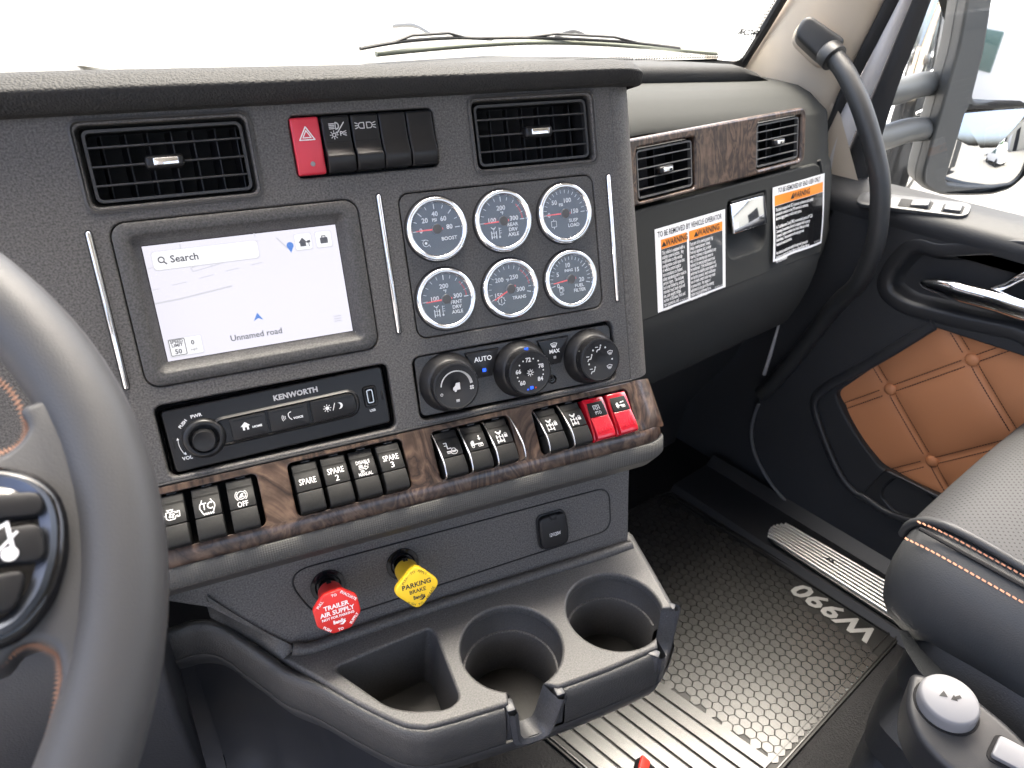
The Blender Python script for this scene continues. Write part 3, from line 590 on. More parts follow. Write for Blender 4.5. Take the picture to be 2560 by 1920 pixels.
I = Ink(); I.text('KENWORTH', .0150, .0185, .0066, bold=.00028, space=1.05); ink('maker_lettering', I, mat('silver_print', (.5, .49, .49), .4), rd, T(0, 0, .0002))
I = Ink(); I.text('PUSH', -.0800, .0135, .0036, rot=R(42), bold=.0001); I.text('PWR', -.0685, .0180, .0042, rot=R(3), bold=.0001); K_ = Ink(); K_.text('VOL', -.0830, -.0165, .0042, bold=.0001); J = Ink(); J.text('USB', .0795, -.0122, .0032, bold=.0001)
A_ = Ink(); A_.arc(-.0665, -.0025, .0205, 170, 212, .0005); A_.fill([(-.0880, .0005), (-.0858, .0005), (-.0868, .0026)]); A_.fill([(-.0852, -.0124), (-.0834, -.0108), (-.0828, -.0134)]); ink('power_lettering', I, WHITE, rd, T(0, 0, .0002)); ink('volume_lettering', K_, WHITE, rd, T(0, 0, .0002)); ink('usb_lettering', J, WHITE, rd, T(0, 0, .0002)); ink('volume_arrow', A_, WHITE, rd, T(0, 0, .0002))
for x in (-.0905, .0905): part('release_slot', rbox(.0016, .0085, .0006, .0002), DARK, rd, T(x, -.0015 if x < 0 else .0, .0002))
us_ = part('usb_port', loft([at_z(rr(.0738, -.0077, .0852, .0107, .002), .0002), at_z(rr(.0742, -.0073, .0848, .0103, .002), .0014), at_z(rr(.0752, -.0063, .0838, .0093, .0015), .0012), at_z(rr(.0758, -.0056, .0832, .0086, .001), -.006)], cap1=True), RF, rd, sharp=50)
part('usb_shell', loft([at_z(rr(.0766, -.0050, .0824, .0080, .0015), -.005), at_z(rr(.0766, -.0050, .0824, .0080, .0015), .0004), at_z(rr(.0775, -.0040, .0815, .0070, .001), .0004), at_z(rr(.0775, -.0040, .0815, .0070, .001), -.005)]), CHROMER, us_)
part('usb_tongue', rbox(.0016, .0095, .004, .0003), BLACK, us_, T(.0788, .0015, -.001))
# ================================================================ CLIMATE PANEL
cx, cy = (CLI[0] + CLI[2]) / 2, (CLI[1] + CLI[3]) / 2
cl = thing('climate_control', 'climate control panel with three black rotary knobs', 'climate control', MP @ T(cx, cy, -.0025) @ RZm(R(-.9)))
part('faceplate', plate(rr(-.1060, -.0290, .1060, .0290, .006), [], .008, .0008), mat('clim_grey', (.048, .0465, .0455), .42, bump='noise', bscale=1500, bstr=.3, bdist=.0004, speck=.3), cl)
KN = [(-.0755, .000), (.0005, .000), (.0785, -.0005)]
KB = mat('knob_black', (.010, .010, .011), .38, spec=.35)
def face0(I):
    I.arc(0, 0, .0150, 10, 170, .0011, n=24); 
    for k in range(8): I.line(circ(0, 0, .0150, 2, 20 + k * 8 - 12, 30 + k * 8 - 12), .0012 + (7 - k) * .00022)
    I.arc(-.0150, -.0052, .0011, 0, 360, .0006, n=10); I.fill([(-.0034, -.0030), (-.0034, -.0006), (-.0012, .0010), (-.0002, .0036), (.0036, .0036), (.0036, -.0030)]); I.dot(-.0012, -.0036, .0012)
    for k in range(4): a = R(90 * k + 45); I.dot(.0150 + .0014 * math.cos(a), -.0030 + .0014 * math.sin(a), .0010, n=6)
def face1(I):
    for t, a in (('60', 225), ('66', 168), ('72', 95), ('78', 22), ('84', -38)): I.text(t, .0128 * math.cos(R(a)), .0128 * math.sin(R(a)), .0058, bold=.00018)
    for a in (207, 190, 140, 118, 72, 48, 2, -16): I.dot(.0140 * math.cos(R(a)), .0140 * math.sin(R(a)), .0008, n=8)
    for k in range(8): a = R(45 * k); I.line([(.0014 * math.cos(a), .0014 * math.sin(a)), (.0034 * math.cos(a), .0034 * math.sin(a))], .0007)
    I.arc(0, 0, .0016, 0, 360, .0005, n=10)
def face2(I):
    for a in (190, 125, 62, -5): I.dot(.0135 * math.cos(R(a)), .0135 * math.sin(R(a)), .0010, n=8)
    for a in (160, 95, 225): 
        x, y = .0125 * math.cos(R(a)), .0125 * math.sin(R(a)); I.dot(x + .0022, y + .0024, .0009, n=6); I.line([(x + .0018, y + .0010), (x + .0008, y - .0016), (x - .0018, y - .0018), (x - .0026, y - .0036)], .0010); I.line([(x - .0038, y + .0012), (x - .0010, y + .0010)], .0008)
    for a in (28, -40):
        x, y = .0130 * math.cos(R(a)), .0130 * math.sin(R(a)); I.line([(x - .0030, y + .0010), (x, y + .0020), (x + .0030, y + .0010), (x + .0018, y - .0014), (x - .0018, y - .0014)], .0006, True)
        for k in (-1, 0, 1): I.line([(x + k * .0010, y - .0026), (x + k * .0010, y + .0002)], .0005)
for (kx, ky), fc, nm in zip(KN, (face0, face1, face2), ('fan_knob', 'temperature_knob', 'mode_knob')):
    kb = part(nm, lathe([(.0290, .0), (.0286, .0020), (.0245, .0120), (.0232, .0135), (.0222, .0140), (.0222, .0145)], 56), mat('knob_skirt', (.012, .012, .013), .4, spec=.35), cl, T(kx, ky, 0), sharp=60)
    prof = [(.0222, .0135), (.0226, .0225), (.0228, .0240), (.0222, .0252), (.0206, .0256)]
    grip = lathe(prof, 96); 
    for v in grip.vertices:
        if .0138 < v.co.z < .0245:
            a = math.degrees(math.atan2(v.co.y, v.co.x)) % 11.25
            if a < 2.9: v.co.x *= .955; v.co.y *= .955
    part('grip_ring', grip, KB, kb, sharp=40)
    part('knob_face', lathe([(.0207, .0256), (.0203, .0252), (.0196, .0250), (.0068, .0250), (.0060, .0244), (.0034, .0236), (0, .0233)], 40), mat('knob_face_black', (.018, .018, .019), .48, spec=.3), kb, sharp=50)
    I = Ink(); fc(I); ink('knob_symbols', I, ICON, kb, T(0, 0, .02525))
    for k in range(6):
        a = R(150 + k * 22); part('grip_mark', rbox(.0016, .0006, .0004, 0), GREYP, kb, RZm(a) @ T(.0222, 0, .0185) @ RYm(R(90)))
BLED = mat('blue_led', (.01, .02, .1), .3, emit=(.01, .10, 1.0), estr=PANEL_GLOW * 2)
led = part('blue_lamp', rbox(.0040, .0030, .0016, .0005), BLED, cl, T(KN[1][0], .0225, .0205)); part('blue_lamp', rbox(.0034, .0030, .0006, .0004), BLED, cl, T(KN[1][0], -.0150, .02545))
part('cold_dot', disc(.0009, 0, 10), BLED, cl, T(KN[1][0] - .0042, -.0160, .0256)); part('hot_dot', disc(.0009, 0, 10), mat('dot_red', (.5, .03, .02), .4), cl, T(KN[1][0] + .0042, -.0155, .0256))
part('fan_lamp', rbox(.0034, .0026, .0004, .0002), GREYP, cl, T(KN[0][0], -.0135, .0252))
def trap(x, y, wt, wbm, h):
    return roundpoly([(x - wt / 2, y + h / 2), (x - wbm / 2, y - h / 2), (x + wbm / 2, y - h / 2), (x + wt / 2, y + h / 2)], .0012)
ab = part('auto_button', prism(trap(-.0385, .0118, .0345, .0150, .0255), 0, .0030, .0007), SATIN, cl); part('auto_gap', sheet(trap(-.0385, .0118, .0368, .0168, .0275), .0003), DARK, cl)
mb = part('max_button', prism(trap(.0385, .0118, .0345, .0130, .0255), 0, .0030, .0007), SATIN, cl); part('max_gap', sheet(trap(.0385, .0118, .0368, .0148, .0275), .0003), DARK, cl)
I = Ink(); I.text('AUTO', -.0385, .0170, .0066, bold=.00012); ink('button_word', I, WHITE, ab, T(0, 0, .0031)); part('auto_lamp', rbox(.0038, .0034, .0006, .0004), BLED, ab, T(-.0385, .0058, .0031))
I = Ink(); I.text('MAX', .0385, .0118, .0054, bold=.00012); I.line([(.0350, .0198), (.0385, .0206), (.0420, .0198), (.0405, .0168), (.0365, .0168)], .0006, True)
for k in (-1, 0, 1): I.line([(.0385 + k * .0013, .0156), (.0385 + k * .0013, .0190)], .0006)
ink('button_word', I, WHITE, mb, T(0, 0, .0031)); part('max_lamp', rbox(.0030, .0028, .0006, .0004), GREYP, mb, T(.0385, .0056, .0031))
part('cabin_sensor', lathe([(.0048, 0), (.0046, .0018), (.0036, .0022), (.0030, .0012), (0, .0010)], 24), GLOSSB, cl, T(.0345, -.0172, 0)); part('sensor_bead', lathe([(.0019, 0), (.0014, .0012), (0, .0018)], 14), GLOSSB, cl, T(.0345, -.0172, .001))
# ================================================================ GAUGES
NEED = mat('needle_red', (.75, .03, .02), .4, emit=(1, .05, .03), estr=PANEL_GLOW * .15); DIAL = mat('dial_black', (.018, .0165, .0155), .5); HUB = mat('needle_hub', (.06, .058, .058), .4)
GGL = thin_glass('gauge_glass', (1, 1, 1), 1.85, .05)
def gauge(x, y, label, ticks, nums, name, unit, needle, icon, red=None, big=()):
    g = thing('gauge', label, 'gauge', MP @ T(x, y, -.0008), 'round chrome gauges')
    part('bezel', lathe([(.0293, 0), (.0293, .0030)] + [(.0264 + .0029 * math.cos(R(a)), .0030 + .0036 * math.sin(R(a))) for a in range(15, 181, 15)] + [(.0233, .0016)], 64), CHROME, g, sharp=60)
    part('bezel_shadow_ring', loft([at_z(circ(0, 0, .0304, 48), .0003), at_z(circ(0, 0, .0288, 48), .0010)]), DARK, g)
    d = part('dial', disc(.0236, .0014, 48), DIAL, g)
    I = Ink()
    for a in ticks:
        b = a in big; I.line([(.0222 * math.cos(R(a)), .0222 * math.sin(R(a))), ((.0182 if b else .0195) * math.cos(R(a)), (.0182 if b else .0195) * math.sin(R(a)))], .0008 if b else .0005)
    for t, px, py in nums: I.text(t, px, py, .0060, bold=.00012)
    if unit: I.text(unit[0], unit[1], unit[2], .0038, bold=.0001)
    rows = name[0].split('\n')
    for k, tx in enumerate(rows): I.text(tx, name[1], name[2] - k * .0046, .0046, bold=.00008, sx=1.02)
    icon(I); ink('dial_print', I, mat('dial_white', (.72, .72, .72), .5), d, T(0, 0, .0016))
    if red:
        I = Ink()
        for a0, a1 in red: I.line(circ(0, 0, .0205, 6, a0, a1), .0014)
        ink('red_zone', I, mat('zone_red', (.6, .02, .02), .5), d, T(0, 0, .0016))
    part('needle', prism([(-.0055, -.0009), (-.0055, .0009), (.0200, .0004), (.0200, -.0004)], .0030, .0038, .0001), NEED, g, RZm(R(needle)))
    part('needle_hub', lathe([(0, .0048), (.0042, .0046), (.0047, .0040), (.0047, .0016)], 28), HUB, g)
    part('gauge_glass', disc(.0238, .0044, 48), GGL, g)
    return g
gx = [-45.1*mm, 20.75*mm, 86.6*mm]; gy = [98.4*mm, 33.9*mm]
def i_turbo(I): I.arc(-.0118, -.0115, .0030, 40, 330, .0005); I.line([(-.0118, -.0084), (-.0155, -.0084)], .0005); I.dot(-.0118, -.0115, .0012); I.line([(-.0092, -.0130), (-.0080, -.0150)], .0005)
def i_temp(I):
    I.line([(-.0125, -.0048), (-.0107, -.0066)], .0007); I.line([(-.0082, -.0048), (-.0096, -.0066)], .0007); I.line([(-.0102, -.0056), (-.0102, -.0150)], .0005)
    for y in (-.0102, -.0138):
        for x in (-.0126, -.0078): I.line([(x, y + .0014), (x, y - .0014)], .0009)
        I.line([(-.0126, y), (-.0078, y)], .0005)
    I.line([(-.0045, -.0058), (-.0045, -.0140)], .0006); I.dot(-.0045, -.0144, .0010)
    for k in range(3): I.line([(-.0045, -.0064 - k * .0022), (-.0024, -.0064 - k * .0022)], .0004)
def i_bag(I): I.line(rr(-.0150, -.0118, -.0096, -.0062, .0005, 2), .0005, True); I.line([(-.0124, -.0062), (-.0124, -.0046)], .0006); I.line([(-.0124, -.0118), (-.0124, -.0136)], .0006)
def i_gear(I):
    I.arc(-.0105, -.0105, .0034, 0, 360, .0006)
    for k in range(8): a = R(45 * k); I.line([(-.0105 + .0034 * math.cos(a), -.0105 + .0034 * math.sin(a)), (-.0105 + .0042 * math.cos(a), -.0105 + .0042 * math.sin(a))], .0007)
    I.line([(-.0105, -.0085), (-.0105, -.0125)], .0006)
def i_fuel(I):
    I.line(rr(-.0130, -.0116, -.0096, -.0062, .0006, 2), .0006, True); I.fill([(-.0124, -.0086), (-.0102, -.0086), (-.0102, -.0068), (-.0124, -.0068)]); I.line([(-.0096, -.0068), (-.0084, -.0076), (-.0084, -.0108)], .0005)
    for k in range(4):
        for j in range(2): I.dot(-.0128 + k * .0012, -.0130 - j * .0012, .0004, n=5)
tk = lambda a0, a1, n: [a0 + (a1 - a0) * k / n for k in range(n + 1)]
gauge(gx[0], gy[0], 'chrome-ringed gauge marked BOOST with scale to 80', tk(181, 0, 8), [('20', -.0102, .0085), ('40', .0000, .0135), ('60', .0075, .0085), ('80', .0125, .0008), ('0', -.0150, -.0002)], ('BOOST', .0110, -.0095), ('PSI', -.0010, .0082), 180, i_turbo, big=(181.0, 135.75, 90.5, 45.25, 0.0))
gauge(gx[1], gy[0], 'chrome-ringed gauge marked REAR DRV AXLE', tk(181, 0, 10), [('200', -.0005, .0120), ('100', -.0110, .0014), ('300', .0118, .0014)], ('REAR\nDRV\nAXLE', .0098, -.0042), ('°F', .0, .0072), 182, i_temp, red=((42, 34), (30, 18), (14, 4)), big=(90.5, 0.0, 181.0))
gauge(gx[2], gy[0], 'chrome-ringed gauge marked SUSP LOAD', tk(181, 0, 15), [('50', -.0100, .0110), ('100', .0040, .0120), ('150', .0110, .0010), ('0', -.0168, -.0003)], ('SUSP\nLOAD', .0092, -.0075), ('PSI', -.0030, .0085), 180, i_bag, big=(181.0, 0.0))
gauge(gx[0], gy[1], 'chrome-ringed gauge marked FRNT DRV AXLE', tk(181, 0, 10), [('200', -.0005, .0120), ('100', -.0110, .0014), ('300', .0118, .0014)], ('FRNT\nDRV\nAXLE', .0098, -.0042), ('°F', .0, .0072), 182, i_temp, red=((42, 34), (30, 18), (14, 4)), big=(90.5, 0.0, 181.0))
gauge(gx[1], gy[1], 'chrome-ringed gauge marked TRANS', tk(205, -15, 15), [('200', -.0105, .0095), ('250', .0050, .0105), ('300', .0108, -.0020), ('150', -.0130, -.0050)], ('TRANS', .0085, -.0095), ('°F', -.0020, .0082), 206, i_gear, red=((52, 44), (40, 32), (28, 20), (16, 8)), big=(205.0, -15.0))
gauge(gx[2], gy[1], 'chrome-ringed gauge marked FUEL FILTER', tk(195, -15, 20), [('5', -.0135, .0060), ('10', -.0020, .0140), ('15', .0080, .0085), ('20', .0125, -.0020), ('0', -.0140, -.0052)], ('FUEL\nFILTER', .0095, -.0075), ('INHG', -.0010, .0088), 186, i_fuel, big=(195.0, -15.0, 37.5))
# ================================================================ VALVE KNOBS AND OUTLET
YEL = mat('yellow_plastic', (.85, .55, .02), .35, bump='noise', bscale=900, bstr=.03); REDP = mat('red_plastic', (.62, .022, .018), .33, bump='noise', bscale=900, bstr=.03)
def valve(name, u_, v_, label, m, head, rot, inkm, draw):
    t = thing(name, label, 'brake knob', MP @ T(u_, v_, LW))
    part('mounting_ring', lathe([(.0172, 0), (.0170, .0016), (.0130, .0018), (.0120, .0008), (.0112, .0020), (.0100, .0022), (.0098, .0)], 36), GLOSSB, t, T(0, 0, .0006))
    part('plunger', lathe([(.0088, 0), (.0088, .034)], 28), GLOSSB, t)
    c = lathe([(.0070, .0150), (.0118, .0150), (.0120, .0160), (.0122, .0360), (.0130, .0440), (.0155, .0510)], 32); part('collar', c, m, t, sharp=50)
    part('collar_notch', rbox(.0045, .004, .006, .0003), GLOSSB, t, T(0, .0110, .0175))
    h = part('knob_plate', prism(head, .0495, .0565, .0016, 3), m, t, RZm(rot), sharp=45)
    I = Ink(); draw(I); ink('knob_lettering', I, inkm, h, RZm(-rot + R(1)) @ T(0, 0, .05665))
    return t
def bendix(I, x, y, s):
    I.text('Bendix', x, y, s, bold=s * .035, sx=.78, rot=0); I.fill([(x - s * .1, y - s * .62), (x + s * .55, y - s * .80), (x + s * 1.15, y - s * .35), (x + s * 1.05, y - s * .05), (x + s * .45, y - s * .48)])
def draw_red(I):
    I.text('TRAILER', 0, .0062, .0062, bold=.00018); I.text('AIR SUPPLY', 0, .0002, .0062, bold=.00018); I.text('NOT FOR PARKING', 0, -.0046, .0034, bold=.0001); bendix(I, .0, -.0098, .0052)
    I.text('PULL', -.0138, .0118, .0036, rot=R(45), bold=.0001); I.text('TO', 0, .0172, .0036, bold=.0001); I.text('EVACUATE', .0126, .0128, .0036, rot=R(-45), bold=.0001); I.text('PUSH', -.0120, -.0142, .0036, rot=R(-45), bold=.0001); I.text('TO', 0, -.0180, .0036, bold=.0001); I.text('SUPPLY', .0136, -.0116, .0036, rot=R(45), bold=.0001)
def draw_yel(I):
    I.text('PARKING', .0, .0034, .0070, bold=.00018); I.text('BRAKE', .0, -.0034, .0056, bold=.00012); bendix(I, .0005, -.0100, .0054)
    I.text('PULL', -.0105, .0108, .0038, rot=R(52)); I.text('TO', -.0018, .0165, .0038, rot=R(15)); I.text('APPLY', .0075, .0140, .0038, rot=R(-38)); I.text('PUSH', -.0080, -.0150, .0038, rot=R(-30)); I.text('TO', .0010, -.0180, .0038, rot=R(10)); I.text('RELEASE', .0120, -.0100, .0038, rot=R(52))
octo = roundpoly([(.0225 * math.cos(R(22.5 + 45 * k)), .0225 * math.sin(R(22.5 + 45 * k))) for k in range(8)], .003, 4)
dia = roundpoly([(.0245 * math.cos(R(90 * k)), .0245 * math.sin(R(90 * k))) for k in range(4)], .009, 6)
valve('valve_knob', -.1955, -.2345, 'red octagonal knob marked TRAILER AIR SUPPLY', REDP, octo, R(4), WHITE, draw_red)
valve('valve_knob', -.1185, -.2345, 'yellow diamond-shaped knob marked PARKING BRAKE', YEL, dia, R(-4), mat('ink_dark', (.03, .025, .02), .6), draw_yel)
ot = thing('power_outlet', 'black hinged outlet cover marked 12V120W', 'power outlet', MP @ T(.0530, -.2445, LW))
part('cover', prism(roundpoly([(-.0165, -.0195), (.0165, -.0195), (.0175, .0), (.0165, .0195), (-.0165, .0195), (-.0175, 0)], [.008, .008, .004, .008, .008, .004]), 0, .0085, .0024, 3), BLACK, ot, sharp=50)
part('hinge', rbox(.0075, .0060, .0030, .0006), SATIN, ot, T(0, .0175, .0085)); I = Ink(); I.text('12V120W', 0, -.0030, .0060, bold=.00005, fit=.0135); ink('outlet_rating', I, WHITE, ot, T(0, 0, .0087))
part('outlet_seat', prism(roundpoly([(-.0180, -.0210), (.0180, -.0210), (.0190, .0), (.0180, .0210), (-.0180, .0210), (-.0190, 0)], .008), 0, .002, .0006), SATIN, ot)
# ================================================================ CUP HOLDER TRAY
ZT = -.285
tray = thing('cup_holder_tray', 'grey console tray with two round cup holders and a square bin', 'cup holder', MT @ T(0, 0, ZT))
C1, C2, RC = (-.038, -.1430), (.082, -.1430), .0515
def arc_cw(c, r, a0, a1, n=44): return [(c[0] + r * math.cos(R(a0 + (a1 - a0) * k / n)), c[1] + r * math.sin(R(a0 + (a1 - a0) * k / n))) for k in range(n + 1)]
O3 = onT(709, 1646, ZT)
LEFT = [O3, (-.2225, -.106), (-.196, -.143), (-.1660, -.1780), (-.150, -.1895), (-.133, -.1945), (-.066, -.2000)]
LEFTs = [tuple(p)[:2] for p in smoothpath([(*p, 0) for p in LEFT], 5)]
MIDF = [(-.0155, -.2025), (.040, -.2035), (.0985, -.2010)]
RGT = [(.1415, -.1640), (.152, -.105), (.161, -.045)]
out = [(.161, -.045), (-.19, -.052), (-.2345, -.052), (-.2345, -.062)] + LEFTs + arc_cw(C1, RC, 242, -77) + MIDF + arc_cw(C2, RC, 296, -20) + RGT[:-1]
bino = roundpoly([(-.2085, -.0985), (-.1080, -.0895), (-.1035, -.100), (-.1060, -.178), (-.1200, -.1835), (-.1500, -.1735), (-.1700, -.1600)], [.010, .004, .008, .010, .012, .012, .02], 6)
part('tray_top', plate(out, [bino if False else bino[::-1]], .012, .0026, 3), mat('tray_plastic', (.066, .0640, .0620), .44, spec=.36, bump='noise', bscale=1200, bstr=.4, bdist=.0005, speck=.35), tray, sharp=50)
for c, a0, a1 in ((C1, -77, 242), (C2, -20, 296)):
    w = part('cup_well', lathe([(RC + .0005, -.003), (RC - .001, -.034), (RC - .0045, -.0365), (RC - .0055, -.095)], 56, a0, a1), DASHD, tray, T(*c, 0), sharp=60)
    part('well_floor', disc(RC - .004, -.0945, 40), mat('well_floor', (.014, .0135, .0125), .5, spec=.3, bump='noise', bscale=300, bstr=.3), w)
    part('well_step', lathe([(RC - .0005, -.0345), (RC - .0040, -.0352), (RC - .0046, -.0362)], 56, a0 + 8, a1 - 8), DASH, w)
part('drain_plug', lathe([(.010, 0), (.010, .002), (.007, .003), (0, .002)], 20), BLACK, tray, T(C1[0] - .006, C1[1] - .016, -.094))
bl_ = roundpoly([(-.198, -.1065), (-.116, -.0975), (-.112, -.106), (-.1135, -.1715), (-.124, -.176), (-.149, -.1665), (-.166, -.1545)], [.010, .004, .008, .010, .012, .012, .02], 6)
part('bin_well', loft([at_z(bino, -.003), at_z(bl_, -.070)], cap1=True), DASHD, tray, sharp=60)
part('bin_floor', sheet([(p[0], p[1]) for p in bl_], -.0695), mat('well_floor', (.03, .029, .027), .5), tray)
part('bin_bolt', lathe([(.012, 0), (.012, .003), (.008, .004), (.006, .002), (0, .0025)], 24), BLACK, tray, T(-.126, -.158, -.0693))
# padded skirt in three runs, left open at the two mug-handle slots
def run(P, prof, scale=None):
    P = [Vector((p[0], p[1], p[2] if len(p) > 2 else 0)) for p in P]; n = len(P); loops = []
    for i in range(n):
        t = (P[min(i + 1, n - 1)] - P[max(i - 1, 0)]); t.z = 0; t.normalize(); nn = Vector((t.y, -t.x)); k = scale[i] if scale else 1
        loops.append([(P[i].x + nn.x * o, P[i].y + nn.y * o, P[i].z + z * k) for o, z in prof])
    return loft(loops, closed=False)
SK = [(-.005, -.0080), (-.0010, -.0050), (.0018, -.0046), (.0042, -.0066), (.0066, -.0160), (.0086, -.0300), (.0092, -.0420), (.0085, -.0470), (.0080, -.0490)]
UB = [(.0084, -.0488), (.0090, -.0510), (.0075, -.0600), (.0010, -.0760), (-.0120, -.0920), (-.0300, -.1020), (-.0700, -.1100)]
mid2 = [(-.0105, -.2028), (.0, -.2032), (.040, -.2035), (.080, -.2022), (.0960, -.2012)]
rg2 = [(.1440, -.1540), (.147, -.135), (.152, -.105), (.161, -.045)]
sk3 = []
for px_, py_, z_ in ((150, 1640, -.240), (300, 1592, -.238), (425, 1566, -.237), (474, 1549, -.237), (521, 1547, -.239), (556, 1560, -.247), (592, 1583, -.259), (662, 1630, -.276), (715, 1668, -.284)):
    q_ = onT(px_, py_, z_); sk3.append((q_[0], q_[1], z_ - ZT))
sk3 += [(-.2235, -.1075, 0), (-.196, -.143, 0), (-.1660, -.1780, 0), (-.150, -.1895, 0), (-.133, -.1945, 0), (-.0705, -.1998, 0)]
lf2 = [tuple(q_) for q_ in smoothpath(sk3, 5)]; nsk = len(lf2); sks = [min(1, .70 + .30 * i / (nsk * .5)) for i in range(nsk)]
for P, sc_ in ((lf2, sks), (mid2, None), (rg2, None)):
    sk = run(P, SK, sc_); bm = bmesh.new(); bm.from_mesh(sk); be = [e for e in bm.edges if e.is_boundary]; bmesh.ops.holes_fill(bm, edges=be, sides=0); bmesh.ops.triangulate(bm, faces=[f for f in bm.faces if len(f.verts) > 4]); bm.to_mesh(sk); bm.free()
    part('padded_skirt', sk, LEATH, tray, sharp=50)
ubp = lf2[:-1] + [(-.040, -.2022)] + mid2 + [(.118, -.188), (.136, -.172)] + rg2
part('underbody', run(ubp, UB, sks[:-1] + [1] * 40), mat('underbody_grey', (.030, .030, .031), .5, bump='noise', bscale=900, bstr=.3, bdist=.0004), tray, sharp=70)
# mug-handle slots: U-shaped liners with a thick front rim
def U_(p, q, d, w=0.0, lift=0.0):
    p, q = Vector(p), Vector(q); t = (q - p).normalized(); p, q = p - t * w, q + t * w; d += w; r_ = .010
    ln = (q - p).length; a_, c_ = p + t * ln * .10, q - t * ln * .20; L = [(p, lift), (a_, -d + r_), (a_ + t * r_ * .3, -d + r_ * .3), (a_ + t * r_, -d), (c_ - t * r_, -d), (c_ - t * r_ * .3, -d + r_ * .3), (c_, -d + r_), (q, lift)]
    return [(a.x, a.y, z) for a, z in L]
p = lambda c, a, r=RC - .0005: (c[0] + r * math.cos(R(a)), c[1] + r * math.sin(R(a)))
for ca, cb_, fa_, fb_ in ((p(C1, 242), p(C1, -77), (-.0610, -.2105), (-.0200, -.2128)), (p(C2, 296), p(C2, -20), (.1025, -.2070), (.1455, -.1680))):
    n2 = Vector((fb_[0] - fa_[0], fb_[1] - fa_[1])).normalized(); back = Vector((-n2.y, n2.x)) * .012
    sh_ = lambda L, v: [(a + v.x, b + v.y, c) for a, b, c in L]
    o_ = U_(fa_, fb_, .050, .0090, -.0035); mid_ = U_(fa_, fb_, .050, .0040, -.0025); i_ = U_(fa_, fb_, .050, 0, -.003)
    fwd_ = -back * .22
    part('mug_slot', loft([sh_(o_, back), sh_(o_, back * 0), sh_(mid_, fwd_), i_, U_(ca, cb_, .052, 0, -.003)], closed=False), mat('slot_grey', (.045, .046, .050), .42, bump='noise', bscale=1200, bstr=.3, speck=.3), tray, sharp=50)
    for f_, c_, sg_ in ((fa_, ca, -1), (fb_, cb_, 1)):
        f2 = Vector(f_) + n2 * sg_ * .0045; b2 = f2 + back * 1.15; md = (f2 + b2) / 2 + back * .3; L_ = (b2 - f2).length
        part('slot_cheek', rbox(L_, .0088, .046, .0016, 2), mat('slot_grey', (.045, .046, .05)), tray, T(md.x, md.y, -.0262) @ RZm(math.atan2(back.y, back.x)))
# the arm that climbs from the tray along the lower panel towards the column
ai = [(-.3030, -.0400, -.2155), (-.3000, -.0400, -.2168), (-.2780, -.0485, -.2433), (-.2570, -.0560, -.2654), (-.2345, -.0630, -.2820)]
ao = [(*onT(519, 1519, -.226), -.226), (*onT(524, 1524, -.228), -.228), (*onT(572, 1553, -.250), -.250), (*onT(640, 1599, -.272), -.272), (*O3, ZT)]
AI = smoothpath([(a, b, c - ZT) for a, b, c in ai], 6); AO = smoothpath([(a, b, c - ZT) for a, b, c in ao], 6)
crest = [(.0, -.002), (.14, .0065), (.34, .0105), (.6, .0085), (.85, .0035), (.97, -.0004), (1.0, -.004), (.99, -.012)]
nA = len(AI)
fade = [1 - max(0, (i / (nA - 1) - .62) / .38) ** 1.5 for i in range(nA)]
part('tray_arm', loft([[a.lerp(b, k) + Vector((0, 0, e * f_ if e > 0 else e)) for a, b, f_ in zip(AI, AO, fade)] for k, e in crest] , closed=False), mat('tray_plastic', (.05, .05, .05)), tray, sharp=80)
part('tray_fillet', tube(smoothpath([(-.240, -.0660, .0050), (-.222, -.0690, .0005), (-.19, -.0680, .0005), (-.10, -.0660, .0005), (.0, -.0665, .0005), (.10, -.0675, .0005), (.150, -.066, -.001)], 5), .0062, 12), mat('tray_plastic', (.05, .05, .05)), tray, sharp=80)
kp = [(-.95, lf2[0][1] + .05, lf2[0][2])] + [q for q in lf2 if q[0] < -.15]
kn = thing('knee_panel', 'smooth dark console side panel below the tray, beside the driver footwell', 'trim panel', MT @ T(-.2, -.1, -.8))
kme = run(kp, [(-.012, -.062), (-.030, -.10), (-.042, -.20), (-.040, -.27), (-.020, -.310), (.030, -.325), (.060, -.345), (.070, -.40), (.072, -.52)])
part('side_panel', moved(kme, MT @ T(0, 0, ZT)), mat('knee_plastic', (.018, .019, .022), .5, spec=.3), kn, world=True, sharp=80)
kb_ = bar([(-.150, -.060), (-.152, -.010), (-.165, .010), (-.215, .020), (-.300, .004), (-.42, -.05), (-.42, -.08)], -.85, -.345, .006, 3)
part('knee_bolster', moved(kb_, MP), mat('knee_leather', (.022, .023, .026), .5, bump='leather', bscale=520, bstr=.3), kn, world=True, sharp=50)
# ================================================================ PASSENGER DASH
LG = R(12.5); GU = Vector((0, math.sin(LG), math.cos(LG))); GN = Vector((0, -math.cos(LG), math.sin(LG)))
MG = frame(Vector((1, 0, 0)), GU, GN, (0, .143, .003))
def onG(px, py):
    q = onplane(px, py, (0, .143, .003), GN); l = MG.inverted() @ q; return (l.x, l.y)
c3 = lambda x, y: (1560 + x * .45208, y * .45208)
c6 = lambda x, y: (1560 + x * .45208, 600 + y * .45208)
c9 = lambda x, y: (1560 + x * .45208, 1170 + y * .45208)
pd = thing('passenger_dashboard', 'grey textured passenger-side dashboard with wood vent trim and glovebox', 'dashboard', T(.55, .2, 0))
PR = [(.62, .120), (.46, .132), (.36, .142), (.30, .146), (.250, .143), (.222, .134), (.200, .120), (.184, .106), (.182, .100), (.250, .096), (.235, -.002), (.158, -.006), (.146, -.03), (.160, -.04), (.155, -.10), (.121, -.13), (.121, -.165), (.131, -.215), (.152, -.265), (.170, -.297), (.22, -.31)]
